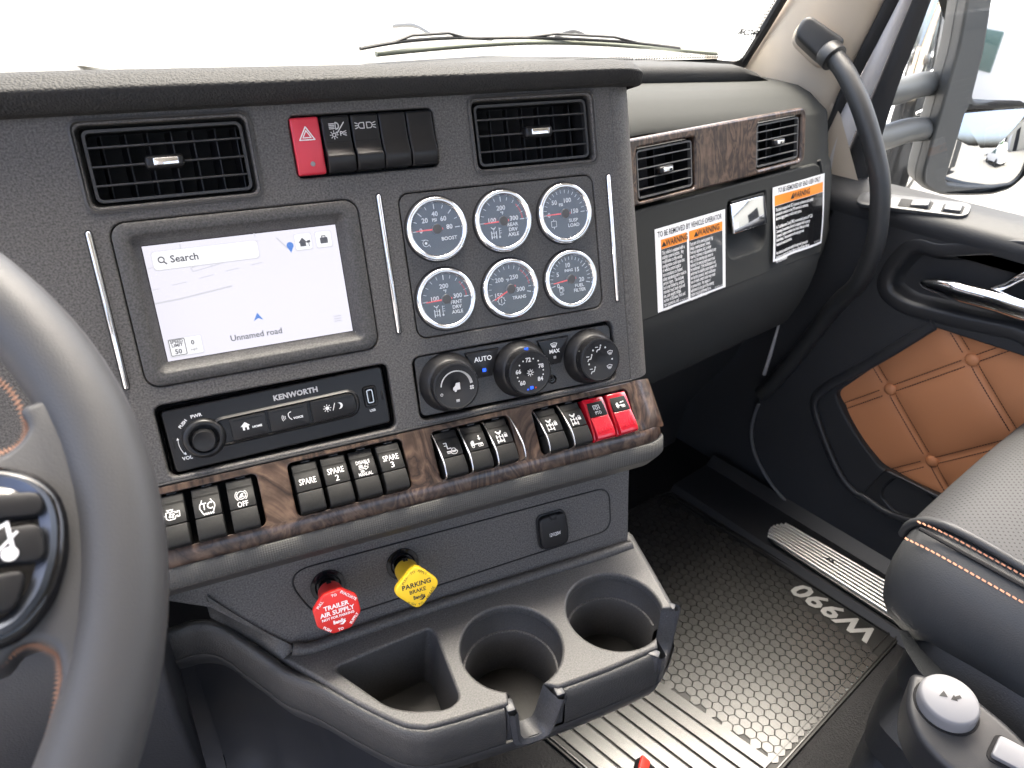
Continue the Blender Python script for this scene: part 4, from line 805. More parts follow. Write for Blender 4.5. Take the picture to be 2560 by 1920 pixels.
# wood trim with two vent openings
tw = [onG(*c3(85, 765)), onG(*c3(960, 590)), onG(*c3(1000, 880)), onG(*c3(130, 1140))]
ty1 = (tw[0][1] + tw[1][1]) / 2; ty0 = (tw[2][1] + tw[3][1]) / 2; tx1 = (tw[1][0] + tw[2][0]) / 2 + .004
TX1 = tx1
PRN = {(.182, .100): (.1835, .1045), (.250, .096): (.180, .098), (.235, -.002): (.158, -.002), (.158, -.006): (.152, -.010), (.146, -.03): (.144, -.03), (.160, -.04): (.140, -.045), (.155, -.10): (.126, -.115)}
def sec(x, solid=False):
    k = max(0, (x - .80)) / .12; dz = -.034 * max(0, (x - .40)) / .5; e_ = .030 * min(k, 1) ** 2 + (.10 * ((x - .92) / .02) if x > .92 else 0)
    out_ = []
    for y, z in PR:
        if solid: y, z = PRN.get((y, z), (y, z))
        out_.append((x, y + e_, z + (dz * min(1, max(0, (z - .02) / .1)))))
    return out_
part('dash_skin', loft([sec(x) for x in (.10, .40, .60, TX1 - .012)] + [sec(x, True) for x in (TX1 - .008, .80, .83, .858, .885, .908, .920, .926, .932, .938)], closed=False), SKIN, pd, world=True, sharp=60)
# windscreen-side pad strip
ps = []
for x in (.20, .45, .65, .80, .845, .868, .878):
    dz = -.034 * max(0, (x - .40)) / .5; h = .022 if x < .82 else .022 * max(.05, (.880 - x) / .06)
    ps.append([(x, .318, .1455 + dz), (x, .315, .1455 + dz + h * .6), (x, .322, .1455 + dz + h), (x, .345, .148 + dz + h), (x, .62, .140 + dz + h * .5)])
part('top_pad', loft(ps, closed=False), PAD, pd, world=True, sharp=60)
# wood trim with two vent openings
v_r = [onG(*c3(715, 690)), onG(*c3(960, 640)), onG(*c3(955, 880)), onG(*c3(730, 925))]
v_l = [onG(*c3(370, 790)), onG(*c3(372, 1010))]
VW = ((v_r[1][0] - v_r[0][0]) + (v_r[2][0] - v_r[3][0])) / 2; VHt = ((v_r[0][1] - v_r[3][1]) + (v_r[1][1] - v_r[2][1])) / 2
vcx = sum(q[0] for q in v_r) / 4; vcy = sum(q[1] for q in v_r) / 4; vlx = (v_l[0][0] + v_l[1][0]) / 2 - VW / 2; vly = (v_l[0][1] + v_l[1][1]) / 2
vh = [rr(a - VW / 2 - .002, b - VHt / 2 - .002, a + VW / 2 + .002, b + VHt / 2 + .002, .006)[::-1] for a, b in ((vcx, vcy), (vlx, vly))]
wt = part('wood_trim', plate(roundpoly([(.18, ty0), (tx1, ty0), (tx1, ty1), (.18, ty1)], [0.001, .018, .016, .001]), vh, .012, .0035, 3), wood(), pd, MG @ T(0, 0, .006), sharp=50)
wt.matrix_basis = pd.matrix_basis.inverted() @ MG @ T(0, 0, .006)
for a, b in ((vcx, vcy), (vlx, vly)):
    vent(MG @ T(a, b, .0035), 'small square air vent at the far end of the passenger wood trim' if a == vcx else 'small square air vent beside the centre stack in the passenger wood trim', VW, VHt, 4, 3, -.004, DASHD, mat('vent_rim_grey', (.10, .10, .10), .35), -.2, surround=False)
# glovebox door: flat plate with latch pocket, curved foot below
l4 = [onG(*c3(550, 1140)), onG(*c3(750, 1070)), onG(*c3(780, 1225)), onG(*c3(590, 1300))]; pb = onG(*c3(620, 1420))
lx0, lx1, ly1, ly0 = (l4[0][0] + l4[3][0]) / 2, (l4[1][0] + l4[2][0]) / 2, (l4[0][1] + l4[1][1]) / 2, (l4[2][1] + l4[3][1]) / 2
pk = roundpoly([(lx0 - .004, pb[1]), (lx1 + .003, pb[1]), (lx1 + .003, ly1 + .004), (lx0 - .004, ly1 + .004)], [.022, .022, .005, .005], 6)
gx1 = onG(*c3(1080, 950))[0]
gd = plate([(.19, -.150), (gx1 + .012, -.150), (gx1 + .008, -.03), (gx1 - .006, ty0 - .012), (gx1 - .020, ty0 - .006), (.19, ty0 - .006)], [pk[::-1]], .010, .003, 3)
ft = []
for x in (.19, .5, gx1 - .02, gx1 + .006, gx1 + .012):
    e = .004 if x > gx1 else 0
    ft.append([(x, -.1470, -.003 - e), (x, -.1475, -.0006 - e), (x, -.158, -.0010 - e), (x, -.180, -.0050 - e), (x, -.215, -.0180 - e), (x, -.250, -.036 - e), (x, -.285, -.058 - e), (x, -.295, -.072), (x, -.295, -.1)])
g_ = part('glovebox_door', join(gd, loft(ft, closed=False)), SKIN, pd, sharp=60); g_.matrix_basis = pd.matrix_basis.inverted() @ MG @ T(0, 0, .004)
pkb = roundpoly([(lx0 + .004, pb[1] + .030), (lx1 - .004, pb[1] + .030), (lx1 - .004, ly1), (lx0 + .004, ly1)], [.012, .012, .005, .005], 6)
part('latch_pocket', loft([at_z(pk, -.002), at_z(pkb, -.026)], cap1=True), SKIN, g_, sharp=60)
lw_, lh_ = lx1 - lx0 - .004, ly1 - ly0 - .002
lt = part('latch_handle', rbox(lw_, lh_, .008, .0016, 3), CHROME, g_, T((lx0 + lx1) / 2, (ly0 + ly1) / 2, .001) @ RXm(R(-7)), label='mirror-bright chrome latch')
part('latch_hinge', rbox(lw_ * .96, .004, .006, .001), BLACK, g_, T((lx0 + lx1) / 2, ly1 + .001, -.001))
part('end_bead', tube(smoothpath([MG @ Vector((gx1 + .004, ty0 - .004, -.004)), MG @ Vector((gx1 + .020, -.03, -.006)), MG @ Vector((gx1 + .026, -.10, -.008)), MG @ Vector((gx1 + .024, -.16, -.010))], 5), .0035, 8), RUBBER, pd, world=True)
part('lower_kick_panel', loft([[(.10, .20, -.300), (.93, .24, -.300)], [(.10, .19, -.325), (.93, .23, -.320)], [(.10, .225, -.36), (.93, .25, -.35)], [(.10, .30, -.50), (.93, .31, -.50)], [(.10, .40, -.66), (.93, .40, -.66)], [(.10, .42, -.79), (.93, .42, -.79)]], closed=False), mat('kick_dark', (.020, .021, .023), .6), pd, world=True, sharp=80)
# warning stickers
WB = mat('sticker_white', (.82, .82, .83), .35); ORG = mat('sticker_orange', (.85, .27, .03), .35); GBK = mat('sticker_grey', (.050, .055, .058), .30, coat=.3); BBK = mat('sticker_black', (.010, .010, .011), .18, coat=.6); TXD = mat('sticker_ink', (.02, .02, .02), .5)
T1 = 'This vehicle is equipped with a\nstability control system.  Any\nmodification to this vehicle\nconfiguration could cause loss\nof vehicle control and/or\nnon-compliance to Federal\nsafety standards and/or result in\nserious injury.  This includes\nbut is not limited to, original\nintended truck body type and\nsize, axle weight ratings,\nnumber of lift axles, front and\nrear suspension, and\nwheelbase.'
T2 = 'If any part of the steering system (e.g.\nlinkage, steering damper, wheels,\nfront-end alignment, etc.) is either\nrepaired, removed, or disassembled in any\nway, or if the steering angle sensor is\nreplaced, the steering angle sensor must\nbe recalibrated.  If the recalibration is not\nperformed the stability control system will\nnot function properly, which could cause\nloss of vehicle control and/or may result\nin serious injury.  Any repairs or\nadjustment to any part of the steering\nsystem must be performed by an\nauthorized PACCAR dealer.'
T3 = 'This chassis is equipped with VECU electronic architecture and optional\nprovisions for connection to the J1939 network for telematics,\nelectronic logging devices, or various body options.\n\nPer Truck Maintenance Council (TMC) recommended practice RP 1226\nConnecting Communications, this truck is equipped with Accessory\nConnector. Locations are detailed in the Owner\'s Manual or Body\nBuilder Manual.  These connectors are the only approved\nlocations for electrical connection.\n\nAny electrical connection made outside the approved connection\nlocations as outlined in the Owner\'s Manual or Body Builder Manual\nmay not be warrantable.'
def bend(me, f):
    bm = bmesh.new(); bm.from_mesh(me)
    for v in bm.verts: v.co.z += f(v.co.x, v.co.y)
    bm.to_mesh(me); bm.free(); return me
def grid(x0, y0, x1, y1, nx, ny, z=0):
    V = [(x0 + (x1 - x0) * i / nx, y0 + (y1 - y0) * j / ny, z) for j in range(ny + 1) for i in range(nx + 1)]
    return pydata(V, [(j * (nx + 1) + i, j * (nx + 1) + i + 1, (j + 1) * (nx + 1) + i + 1, (j + 1) * (nx + 1) + i) for j in range(ny) for i in range(nx)])
q = [onG(*c3(140, 1280)), onG(*c3(522, 1155)), onG(*c3(570, 1560)), onG(*c6(190, 412))]
s1x0, s1x1, s1y1, s1y0 = (q[0][0] + q[3][0]) / 2, (q[1][0] + q[2][0]) / 2, (q[0][1] + q[1][1]) / 2, (q[2][1] + q[3][1]) / 2
s1y0 = max(s1y0, -.1500)
W1, H1 = s1x1 - s1x0, s1y1 - s1y0
st = thing('warning_sticker', 'two-column white and orange warning sticker headed TO BE REMOVED BY VEHICLE OPERATOR', 'sticker', MG @ T(s1x0, s1y0, .0046))
part('backing', grid(0, 0, W1, H1, 6, 6), WB, st)
hd = H1 * .86; c0 = (.012 * W1 / .16, W1 * .43); c1_ = (W1 * .462, W1 * .955)
for (a, b), tx in ((c0, T1), (c1_, T2)):
    n = st; I = Ink(); I.fill([(a, H1 * .03), (b, H1 * .03), (b, hd - H1 * .115), (a, hd - H1 * .115)]); ink('text_field', I, GBK, st, T(0, 0, .0002))
    I = Ink(); I.fill([(a, hd - H1 * .112), (b, hd - H1 * .112), (b, hd), (a, hd)]); ink('orange_band', I, ORG, st, T(0, 0, .0002))
    I = Ink(); sc = (b - a) / W1; I.text('WARNING', (a + b) / 2 + .006, hd - H1 * .056, .0125, bold=.00028, sx=.80 if a < .05 else .86); x0 = (a + b) / 2 - .0235 * (1 if a > .05 else .95); I.fill([(x0 - .0055, hd - H1 * .086), (x0 + .0055, hd - H1 * .086), (x0, hd - H1 * .026)]); ink('warning_word', I, TXD, st, T(0, 0, .0004))
    I = Ink(); I.text(tx, a + .0012, hd - H1 * .128, .0080, ax='LEFT', sx=(.50 if a < .05 else .445), bold=.00012, line=.80); I.text('RT-0026-1005', b - .010, H1 * .045, .0035); ink('small_print', I, WHITE, st, T(0, 0, .0004))
I = Ink(); I.text('TO BE REMOVED BY VEHICLE OPERATOR', W1 * .49, H1 * .925, .0115, sx=.68, bold=.00010); ink('heading', I, TXD, st, T(0, 0, .0003))
q = [onG(*c3(780, 1050)), onG(*c3(1062, 960)), onG(*c3(1105, 1325)), onG(*c3(820, 1445))]
s2x0, s2x1, s2y1, s2y0 = (q[0][0] + q[3][0]) / 2, (q[1][0] + q[2][0]) / 2, (q[0][1] + q[1][1]) / 2, (q[2][1] + q[3][1]) / 2
W2, H2 = s2x1 - s2x0, s2y1 - s2y0
st2 = thing('warning_sticker', 'single-column orange and black warning sticker headed TO BE REMOVED BY END USER ONLY', 'sticker', MG @ T(s2x0, s2y0, .0048))
wave = lambda x, y: .0022 * math.sin(x / W2 * 9.0 + 1) * (1 - y / H2) ** 1.5 + .0010 * math.sin(x / W2 * 6 + y / H2 * 5) + .0022
part('backing', bend(grid(0, 0, W2, H2, 24, 16), wave), WB, st2, sharp=80)
part('text_field', bend(grid(W2 * .035, H2 * .035, W2 * .965, H2 * .745, 24, 14, .0002), wave), BBK, st2, sharp=80)
part('orange_band', bend(grid(W2 * .035, H2 * .750, W2 * .965, H2 * .885, 24, 3, .0002), wave), ORG, st2, sharp=80)
I = Ink(); I.text('WARNING', W2 * .53, H2 * .815, .0125, bold=.0003, sx=.80); I.fill([(W2 * .33, H2 * .780), (W2 * .39, H2 * .780), (W2 * .36, H2 * .850)]); part('warning_word', bend(I.mesh(), lambda x, y: wave(x, y) + .0004), TXD, st2)
I = Ink(); I.text('TO BE REMOVED BY END USER ONLY', W2 * .5, H2 * .940, .0112, sx=.66, bold=.00012); part('heading', bend(I.mesh(), lambda x, y: wave(x, y) + .0003), TXD, st2)
I = Ink(); I.text(T3, W2 * .05, H2 * .725, .0080, ax='LEFT', sx=.46, bold=.00014, line=.88); I.text('RT-0026-1006', W2 * .88, H2 * .06, .0035); part('small_print', bend(I.mesh(), lambda x, y: wave(x, y) + .0004), WHITE, st2)
# ================================================================ WINDSCREEN, WIPERS
ws = thing('windscreen', 'clear windscreen with a black rubber seal and dotted edge band', 'windscreen', T(0, .55, .1))
WB0 = [(-1.05, .36, .150), (-.55, .47, .138), (0, .52, .132), (.55, .50, .130), (.90, .445, .124), (.952, .434, .122)]
wbase = smoothpath(WB0, 6)
WTOP = [(-1.0, -.02, .86), (-.55, .06, .86), (0, .09, .86), (.50, .08, .86), (.86, .04, .86), (.90, .03, .86)]
wtop = smoothpath(WTOP, 6)
gl = loft([[a.lerp(b, t) for a, b in zip(wbase, wtop)] for t in (0, .25, .5, .75, 1)], closed=False)
part('glass', gl, thin_glass('windscreen_glass', (.74, .78, .755), 1.45), ws, world=True, sharp=80)
sealp = [p + Vector((0, -.004, .0)) for p in wbase] + [wbase[-1].lerp(wtop[-1], t) + Vector((.004, -.004, 0)) for t in (.1, .25, .5, .75, 1)]
part('rubber_seal', tube(sealp, .009, 8), RUBBER, ws, world=True)
# dotted black band along the glass edge
dots = Ink(); V = []; F = []
def frit(p, nrm, tg, s):
    o = len(V); b = tg.cross(nrm).normalized()
    for a, c in ((-1, -1), (1, -1), (1, 1), (-1, 1)): V.append(p + tg * (a * s) + b * (c * s))
    F.append((o, o + 1, o + 2, o + 3))
up = lambda i: (wtop[i] - wbase[i]).normalized()
for i in range(10, len(wbase) - 1):
    a, b = wbase[i], wbase[i + 1]; tg = (b - a).normalized(); n = tg.cross(up(i)).normalized(); L = (b - a).length
    for k in range(int(L / .006)):
        for r_, s in ((.016, .0019), (.021, .0015), (.026, .0010)): frit(a.lerp(b, (k + (.5 if r_ == .021 else 0)) * .006 / L) + up(i) * r_ - n * .002, n, tg, s)
e0, e1 = wbase[-1], wtop[-1]; tg = (e1 - e0).normalized(); side = Vector((-1, 0, 0)); n = side.cross(tg).normalized()
for k in range(60):
    for r_, s in ((.016, .0021), (.022, .0016), (.028, .0011)): frit(e0 + tg * (.01 + k * .0065) + side * r_ - Vector((0, .003, 0)), n, tg, s)
fb = part('dotted_band', pydata(V, F), mat('frit_black', (.01, .01, .01), .5), ws, world=True); fb['kind'] = 'stuff'
part('ceramic_band', loft([[p + Vector((0, -.003, .003)) for p in wbase], [p + up(i) * .014 + Vector((0, -.003, 0)) for i, p in enumerate(wbase)]], closed=False), mat('frit_black', (.01, .01, .01), .5), ws, world=True)
# sticker on the glass, seen from behind
def label_mat():
    m = bpy.data.materials.new('label_paper'); m.use_nodes = True; N = m.node_tree.nodes; L = m.node_tree.links; d = N['Principled BSDF']; d.inputs['Base Color'].default_value = (.85, .86, .86, 1)
    t = N.new('ShaderNodeBsdfTranslucent'); t.inputs[0].default_value = (.85, .86, .86, 1); x = N.new('ShaderNodeMixShader'); x.inputs[0].default_value = .6
    L.new(d.outputs[0], x.inputs[1]); L.new(t.outputs[0], x.inputs[2]); L.new(x.outputs[0], N['Material Output'].inputs[0]); return m
sp = [onplane(*c3(*q), e0, n) for q in ((555, 170), (700, 190), (640, 345), (515, 330))]
stp = thing('windscreen_label', 'small white paper label stuck in the lower right corner of the windscreen', 'sticker', frame((sp[1] - sp[0]).normalized(), (sp[0] - sp[3] - (sp[1] - sp[0]).normalized() * (sp[0] - sp[3]).dot((sp[1] - sp[0]).normalized())).normalized(), Vector((0, 0, 1)), sp[3]))
_x = (sp[1] - sp[0]).normalized(); _y = (sp[0] - sp[3]); _y = (_y - _x * _y.dot(_x)).normalized(); stp.matrix_basis = frame(_x, _y, _x.cross(_y), sp[3])
lwid = (sp[1] - sp[0]).length; lhei = (sp[0] - sp[3]).length
part('paper', sheet([(0, 0), (lwid * .86, 0), (lwid, lhei), (lwid * .14, lhei)], 0), label_mat(), stp)
I = Ink(); I.text('PACCAR', lwid * .45, lhei * .86, lhei * .24, mirror=True, bold=.0006)
for k in range(7): I.line([(lwid * (.52 - k * .03), lhei * (.70 - k * .085)), (lwid * (.74 - k * .03), lhei * (.70 - k * .085))], .0018)
ink('label_print', I, TXD, stp, T(0, 0, -.0006)); ink('label_print_face', I, TXD, stp, T(0, 0, .0006))
# cowl and wipers outside
cow = thing('cowl_panel', 'pale cowl panel outside below the windscreen with a dark seal strip', 'cowl', T(0, .6, .1))
part('panel', loft([[p + Vector((0, .012, -.010)) for p in wbase], [p + Vector((0, .10, -.02)) for p in wbase], [p + Vector((0, .16, -.012)) for p in wbase], [p + Vector((0, .30, -.05)) for p in wbase]], closed=False), mat('cowl_white', (.62, .63, .64), .4), cow, world=True, sharp=80)
cs_ = smoothpath([onY(*q, .60) for q in ((940, 135), (1050, 124), (1200, 112), (1350, 106), (1500, 110), (1650, 121), (1790, 134))], 5)
part('seal_strip', tube(cs_, .0045, 8), mat('seal_olive', (.16, .17, .13), .5), cow, world=True, sharp=80)
def wiper(label, P, Q, s):
    t = thing('windscreen_wiper', label, 'wiper', T(*((P[0] + P[1]) / 2)), 'wipers lying on the windscreen')
    a, b = P; part('blade', tube(smoothpath([a, a.lerp(b, .3) + Vector((0, 0, .006)), a.lerp(b, .7) + Vector((0, 0, .006)), b], 5), .0030, 6), RUBBER, t, world=True)
    m_ = a.lerp(b, .5) + Vector((0, 0, .014)); part('yoke', tube([a.lerp(b, .22) + Vector((0, 0, .005)), a.lerp(b, .36) + Vector((0, 0, .014)), m_, a.lerp(b, .64) + Vector((0, 0, .014)), a.lerp(b, .78) + Vector((0, 0, .005))], .0026, 6), BLACK, t, world=True)
    part('arm', tube(smoothpath([m_, m_.lerp(Q, .4) + Vector((0, 0, .008)), Q], 5), [.003] * 5 + [.004] * 6, 6), BLACK, t, world=True)
wy = .62
wiper('near windscreen wiper with a long arm at the left', (onY(780 + 120, 122, wy - .03), onY(1230, 98, wy)), onY(985, 66, wy + .25), 1)
wiper('far windscreen wiper lying along the glass on the right', (onY(1180, 96, wy), onY(1700, 120, wy - .06)), onY(1390, 92, wy + .06), 1)
# ================================================================ A-PILLAR AND GRAB HANDLE
BEI = mat('pillar_beige', (.54, .46, .36), .6, bump='noise', bscale=600, bstr=.08)
pl = thing('windscreen_pillar', 'beige pillar trim between windscreen and passenger door', 'pillar', T(.95, .35, .1))
L0 = [onX(*c3(600, 420), .955), onX(*c3(690, 340), .955), onX(*c3(910, 0), .955)]; L0.append(L0[-1] + (L0[-1] - L0[-2]) * 3.2)
R0 = [onX(*c3(1105, 690), .975), onX(*c3(1180, 500), .975), onX(*c3(1425, 0), .975)]; R0.append(R0[-1] + (R0[-1] - R0[-2]) * 2.4)
L0 = smoothpath(L0, 6); R0 = smoothpath(R0, 6)
Mq = [a.lerp(b, .42) + Vector((-.022, -.006, 0)) for a, b in zip(L0, R0)]; Mq1 = [a.lerp(b, .12) + Vector((-.012, -.004, 0)) for a, b in zip(L0, R0)]; Mq3 = [a.lerp(b, .86) + Vector((-.014, -.004, 0)) for a, b in zip(L0, R0)]
part('pillar_trim', loft([[p + Vector((.01, .012, 0)) for p in L0], Mq1, Mq, Mq3, [p + Vector((.02, 0, 0)) for p in R0]], closed=False), BEI, pl, world=True, sharp=80)
part('lower_garnish', pydata([(.99, .10, -.14), (.99, .55, -.14), (.99, .55, .125), (.985, .30, .125), (.985, .22, .06)], [(0, 1, 2, 3, 4)]), BEI, pl, world=True)
gh = thing('grab_handle', 'black grab handle curving from pillar down beside the passenger dash', 'grab handle', T(.88, .1, -.2))
HB = mat('handle_black', (.020, .021, .022), .42, bump='leather', bscale=900, bstr=.25)
mc = onX(*c3(1085, 215), .905); nx_ = Vector((-.80, -.52, .30)).normalized()
q1, q2, q3, q4 = [onplane(*c3(*w), mc, nx_) for w in ((1005, 85), (1225, 235), (1100, 365), (930, 205))]
ax = (q2 - q1).normalized(); ay = nx_.cross(ax).normalized(); MM = frame(ax, ay, nx_, mc)
loc = [(MM.inverted() @ w) for w in (q1, q2, q3, q4)]; pol = roundpoly([(w.x, w.y) for w in loc], [.03, .012, .02, .030], 6)
ar_ = sum(pol[i][0] * pol[(i + 1) % len(pol)][1] - pol[(i + 1) % len(pol)][0] * pol[i][1] for i in range(len(pol)))
if ar_ < 0: pol = pol[::-1]
mesh_ = prism(pol, -.035, .022, .010, 4); part('mounting_block', moved(mesh_, MM), HB, gh, world=True, sharp=70)
pp_ = [(p_[0] * 1.08, p_[1] * 1.08) for p_ in pol]; part('mounting_base', moved(prism(pp_, -.042, -.018, .004, 2), MM), BEI, gh, world=True, sharp=60)
hp = [onX(*c3(1130, 290), .885), onX(*c3(1190, 350), .880), onX(*c3(1245, 440), .872), onX(*c3(1315, 600), .865), onX(*c3(1375, 800), .862), onX(*c3(1415, 1000), .862), onX(*c3(1412, 1180), .864), onX(*c3(1385, 1360), .868), onX(*c3(1300, 1560), .875), onX(*c6(1180, 350), .885), onX(*c6(1000, 580), .895), onX(*c6(850, 760), .900), onX(*c6(760, 850), .905)]
hs = smoothpath(hp, 6); part('grip_bar', tube(hs, .0165, 16), HB, gh, world=True, sharp=80)
d_ = (hp[1] - hp[0]).normalized(); part('collar', tube([hp[0] - d_ * .006, hp[0] - d_ * .001, hp[0] + d_ * .017, hp[0] + d_ * .019], [.018, .0225, .0225, .0195], 20), HB, gh, world=True, sharp=50)
# ================================================================ PASSENGER DOOR
XD = .930
MD = frame(Vector((0, -1, 0)), Vector((0, 0, 1)), Vector((-1, 0, 0)), (XD, 0, 0))
def onD(px, py, x=XD): q = onX(px, py, x); return (-q.y, q.z)
dr = thing('passenger_door', 'dark passenger door with a tan quilted leather panel and chrome handle', 'door', T(XD, -.2, -.77))
DOORP = mat('door_plastic', (.032, .033, .035), .52, spec=.22, bump='leather', bscale=620, bstr=.30, bdist=.0008)
DOORB = mat('door_black', (.018, .0185, .020), .42, bump='noise', bscale=900, bstr=.12)
def sub(name, me, m, mx, parent=dr, sharp=45, label=None):
    return part(name, moved(me, mx), m, parent, world=True, sharp=sharp, label=label)
belt = onD(*c3(1250, 1120))[1]
outl = [onD(*c6(890, 340)), onD(*c6(800, 700)), onD(*c6(715, 980)), onD(*c6(712, 1100)), onD(*c6(745, 1230)), onD(*c6(840, 1390)), onD(*c6(980, 1520)), onD(*c9(1180, 400)), (.75, -.775), (.75, belt), onD(*c3(1170, 1130))]
padp = [onD(*c6(1165, 850)), onD(*c6(1700, 480)), onD(*c6(2240, 655)), (.60, -.25), (.60, -.62), onD(*c6(1900, 1500)), onD(*c6(1430, 1275)), onD(*c6(1300, 1110)), onD(*c6(1195, 930))]
padr = roundpoly(padp, [.035, .006, .02, .02, .02, .02, .02, .05, .03], 6)
pkt = [onD(*c6(1455, 270)), onD(*c6(1490, 170)), onD(*c6(1600, 50)), onD(*c3(1720, 1420)), onD(*c3(2212, 1400)), (.42, -.12), (.42, -.30), onD(*c6(2212, 490)), onD(*c6(1900, 430)), onD(*c6(1560, 350))]
pktr = roundpoly(pkt, .02, 5)
PSG = 1 if sum(pktr[i][0] * pktr[(i + 1) % len(pktr)][1] - pktr[(i + 1) % len(pktr)][0] * pktr[i][1] for i in range(len(pktr))) > 0 else -1
door_me = plate(outl, [padr, pktr], .030, .004, 3)
sub('door_panel', door_me, DOORP, MD)
# recessed border and the tan quilted pad
TAN = mat('tan_leather', (.56, .235, .105), .50, spec=.35, bump='leather', bscale=420, bstr=.16, bdist=.0008)
b1, b2, b3 = onD(*c6(1920, 667), .948), onD(*c6(1467, 830), .948), onD(*c6(1697, 1228), .948)
E1 = Vector((b1[0] - b2[0], b1[1] - b2[1])); E2 = Vector((b3[0] - b2[0], b3[1] - b2[1])); O2 = Vector(b2); det = E1.x * E2.y - E1.y * E2.x
def lat(x, y): d = Vector((x, y)) - O2; return ((d.x * E2.y - d.y * E2.x) / det, (E1.x * d.y - E1.y * d.x) / det)
def puff(x, y):
    a, b = lat(x, y); da = abs(a - round(a)) * abs(det) / E2.length; db = abs(b - round(b)) * abs(det) / E1.length
    h = .0080 * (1 - math.exp(-da / .018)) * (1 - math.exp(-db / .018)) ; rd_ = math.hypot(da, db); return h - .004 * math.exp(-(rd_ / .012) ** 2)
x0_, x1_ = min(q[0] for q in padp) - .01, .62; y0_, y1_ = min(q[1] for q in padp) - .01, max(q[1] for q in padp) + .01
pg = grid(x0_, y0_, x1_, y1_, 150, 110, -.022); bend(pg, puff); pad_o = sub('quilted_panel', pg, TAN, MD, sharp=80, label='tan buttoned leather panel')
bb = lathe([(.0118, -.002), (.0122, .0018), (.0100, .0052), (.0052, .0072), (0, .0078)], 28)
for i in range(-2, 5):
    for j in range(-2, 4):
        p_ = O2 + E1 * i + E2 * j
        if x0_ < p_.x < x1_ and y0_ < p_.y < y1_: part('button', bb, TAN, dr, dr.matrix_basis.inverted() @ MD @ T(p_.x, p_.y, -.0235), sharp=70)
V = []; F = []
def dash_(p, d, l, w_):
    n_ = Vector((-d.y, d.x)); o_ = len(V)
    for a, b in ((-l, -w_), (l, -w_), (l, w_), (-l, w_)):
        q_ = p + d * a + n_ * b; V.append((q_.x, q_.y, -.022 + puff(q_.x, q_.y) + .0014))
    F.append((o_, o_ + 1, o_ + 2, o_ + 3))
for EE, EO in ((E1, E2), (E2, E1)):
    d = EE.normalized(); n_ = Vector((-d.y, d.x)); L = EE.length
    for i in range(-3, 5):
        for s in (-.0062, .0062):
            k = -3 * L
            while k < 5 * L:
                p_ = O2 + EO * i + d * k + n_ * s; k += .0052
                if x0_ < p_.x < x1_ and y0_ < p_.y < y1_ and abs((k % L) - 0) > .012 and abs((k % L) - L) > .012: dash_(p_, d, .0021, .0008)
sti = sub('stitching', pydata(V, F), mat('thread_dark', (.015, .008, .006), .7), MD); sti['kind'] = 'stuff'
V = []; F = []
# raised ribbon that frames the pocket side of the pad
rib = [onD(*c6(*q), .918) for q in ((1700, 475), (1400, 660), (1160, 790), (1070, 850), (1040, 900), (1045, 960), (1095, 1110), (1180, 1300), (1260, 1400), (1330, 1440), (1450, 1520), (1640, 1580), (1800, 1620))]
rp_ = smoothpath([(*q, .004) for q in rib], 6); sub('ribbon_edge', tube(rp_, .0120, 12, flat=.6), mat('ribbon_satin', (.026, .027, .030), .4), MD, sharp=70)
sub('pocket_lip', tube(smoothpath([(*onD(*c6(*q), .925), -.004) for q in ((1095, 960), (1150, 1130), (1230, 1280), (1300, 1360))], 6), .004, 8), DARK, MD)
bp_ = roundpoly([onD(*c6(*q), .925) for q in ((1420, 1420), (1430, 1370), (1500, 1310), (1640, 1380), (1720, 1450), (1650, 1540), (1500, 1510))], .012, 5)
sub('bottle_pocket', loft([at_z(bp_, .0012), at_z(offset(bp_, .004), -.0005), at_z(offset(bp_, .005), -.012)], cap1=True), DARK, MD)
sub('bottle_pocket_face', plate(roundpoly([onD(*c6(*q), .925) for q in ((1290, 1430), (1440, 1270), (1740, 1420), (1900, 1500), (1800, 1620), (1640, 1580), (1450, 1530))], .008, 4), [bp_], .012, .003, 2), DOORB, MD @ T(0, 0, .004))
# handle recess, bezel and chrome lever
sub('handle_recess', loft([at_z(pktr, -.004), at_z(offset(pktr, -PSG * .006), -.020), at_z(offset(pktr, -PSG * .016), -.034)], cap1=True), DOORB, MD, sharp=60)
po = offset(pktr, 0); ar2 = sum(po[i][0] * po[(i + 1) % len(po)][1] - po[(i + 1) % len(po)][0] * po[i][1] for i in range(len(po))); sg2 = 1 if ar2 > 0 else -1
sub('handle_bezel', loft([at_z(offset(po, sg2 * .022), -.001), at_z(offset(po, sg2 * .0216), .0012), at_z(offset(po, sg2 * .0195), .0020), at_z(offset(po, sg2 * .004), .0022), at_z(offset(po, sg2 * .000), .0008), at_z(offset(po, -sg2 * .004), -.006)]), DOORB, MD, sharp=70)
lv = [onD(*c6(1645, 235), .925), onD(*c6(1760, 258), .920), onD(*c6(1900, 300), .915), onD(*c6(2060, 340), .912), onD(*c6(2240, 390), .912), onD(*c6(2500, 440), .912)]
lvp = smoothpath([(*q, .006 + .004 * i) for i, q in enumerate(lv)], 6)
sub('chrome_lever', tube(lvp, [.006 + .0150 * min(1, (i / 9)) ** .7 for i in range(len(lvp))], 18, flat=.8), CHROME, MD, sharp=80)
lv2 = smoothpath([(*onD(*c6(1980, 300), .920), .004), (*onD(*c6(2110, 255), .918), .006), (*onD(*c6(2180, 215), .918), .007), (*onD(*c6(2300, 165), .918), .004)], 5); sub('lever_fork', tube(lv2, .0075, 12), CHROME, MD, sharp=80)
_bx = [q_[0] for q_ in pktr]; _by = [q_[1] for q_ in pktr]
sub('recess_back', pydata([(min(_bx) - .01, min(_by) - .02, -.0335), (max(_bx), min(_by) - .02, -.0335), (max(_bx), max(_by) + .01, -.0335), (min(_bx) - .01, max(_by) + .01, -.0335)], [(0, 1, 2, 3)]), DOORB, MD)
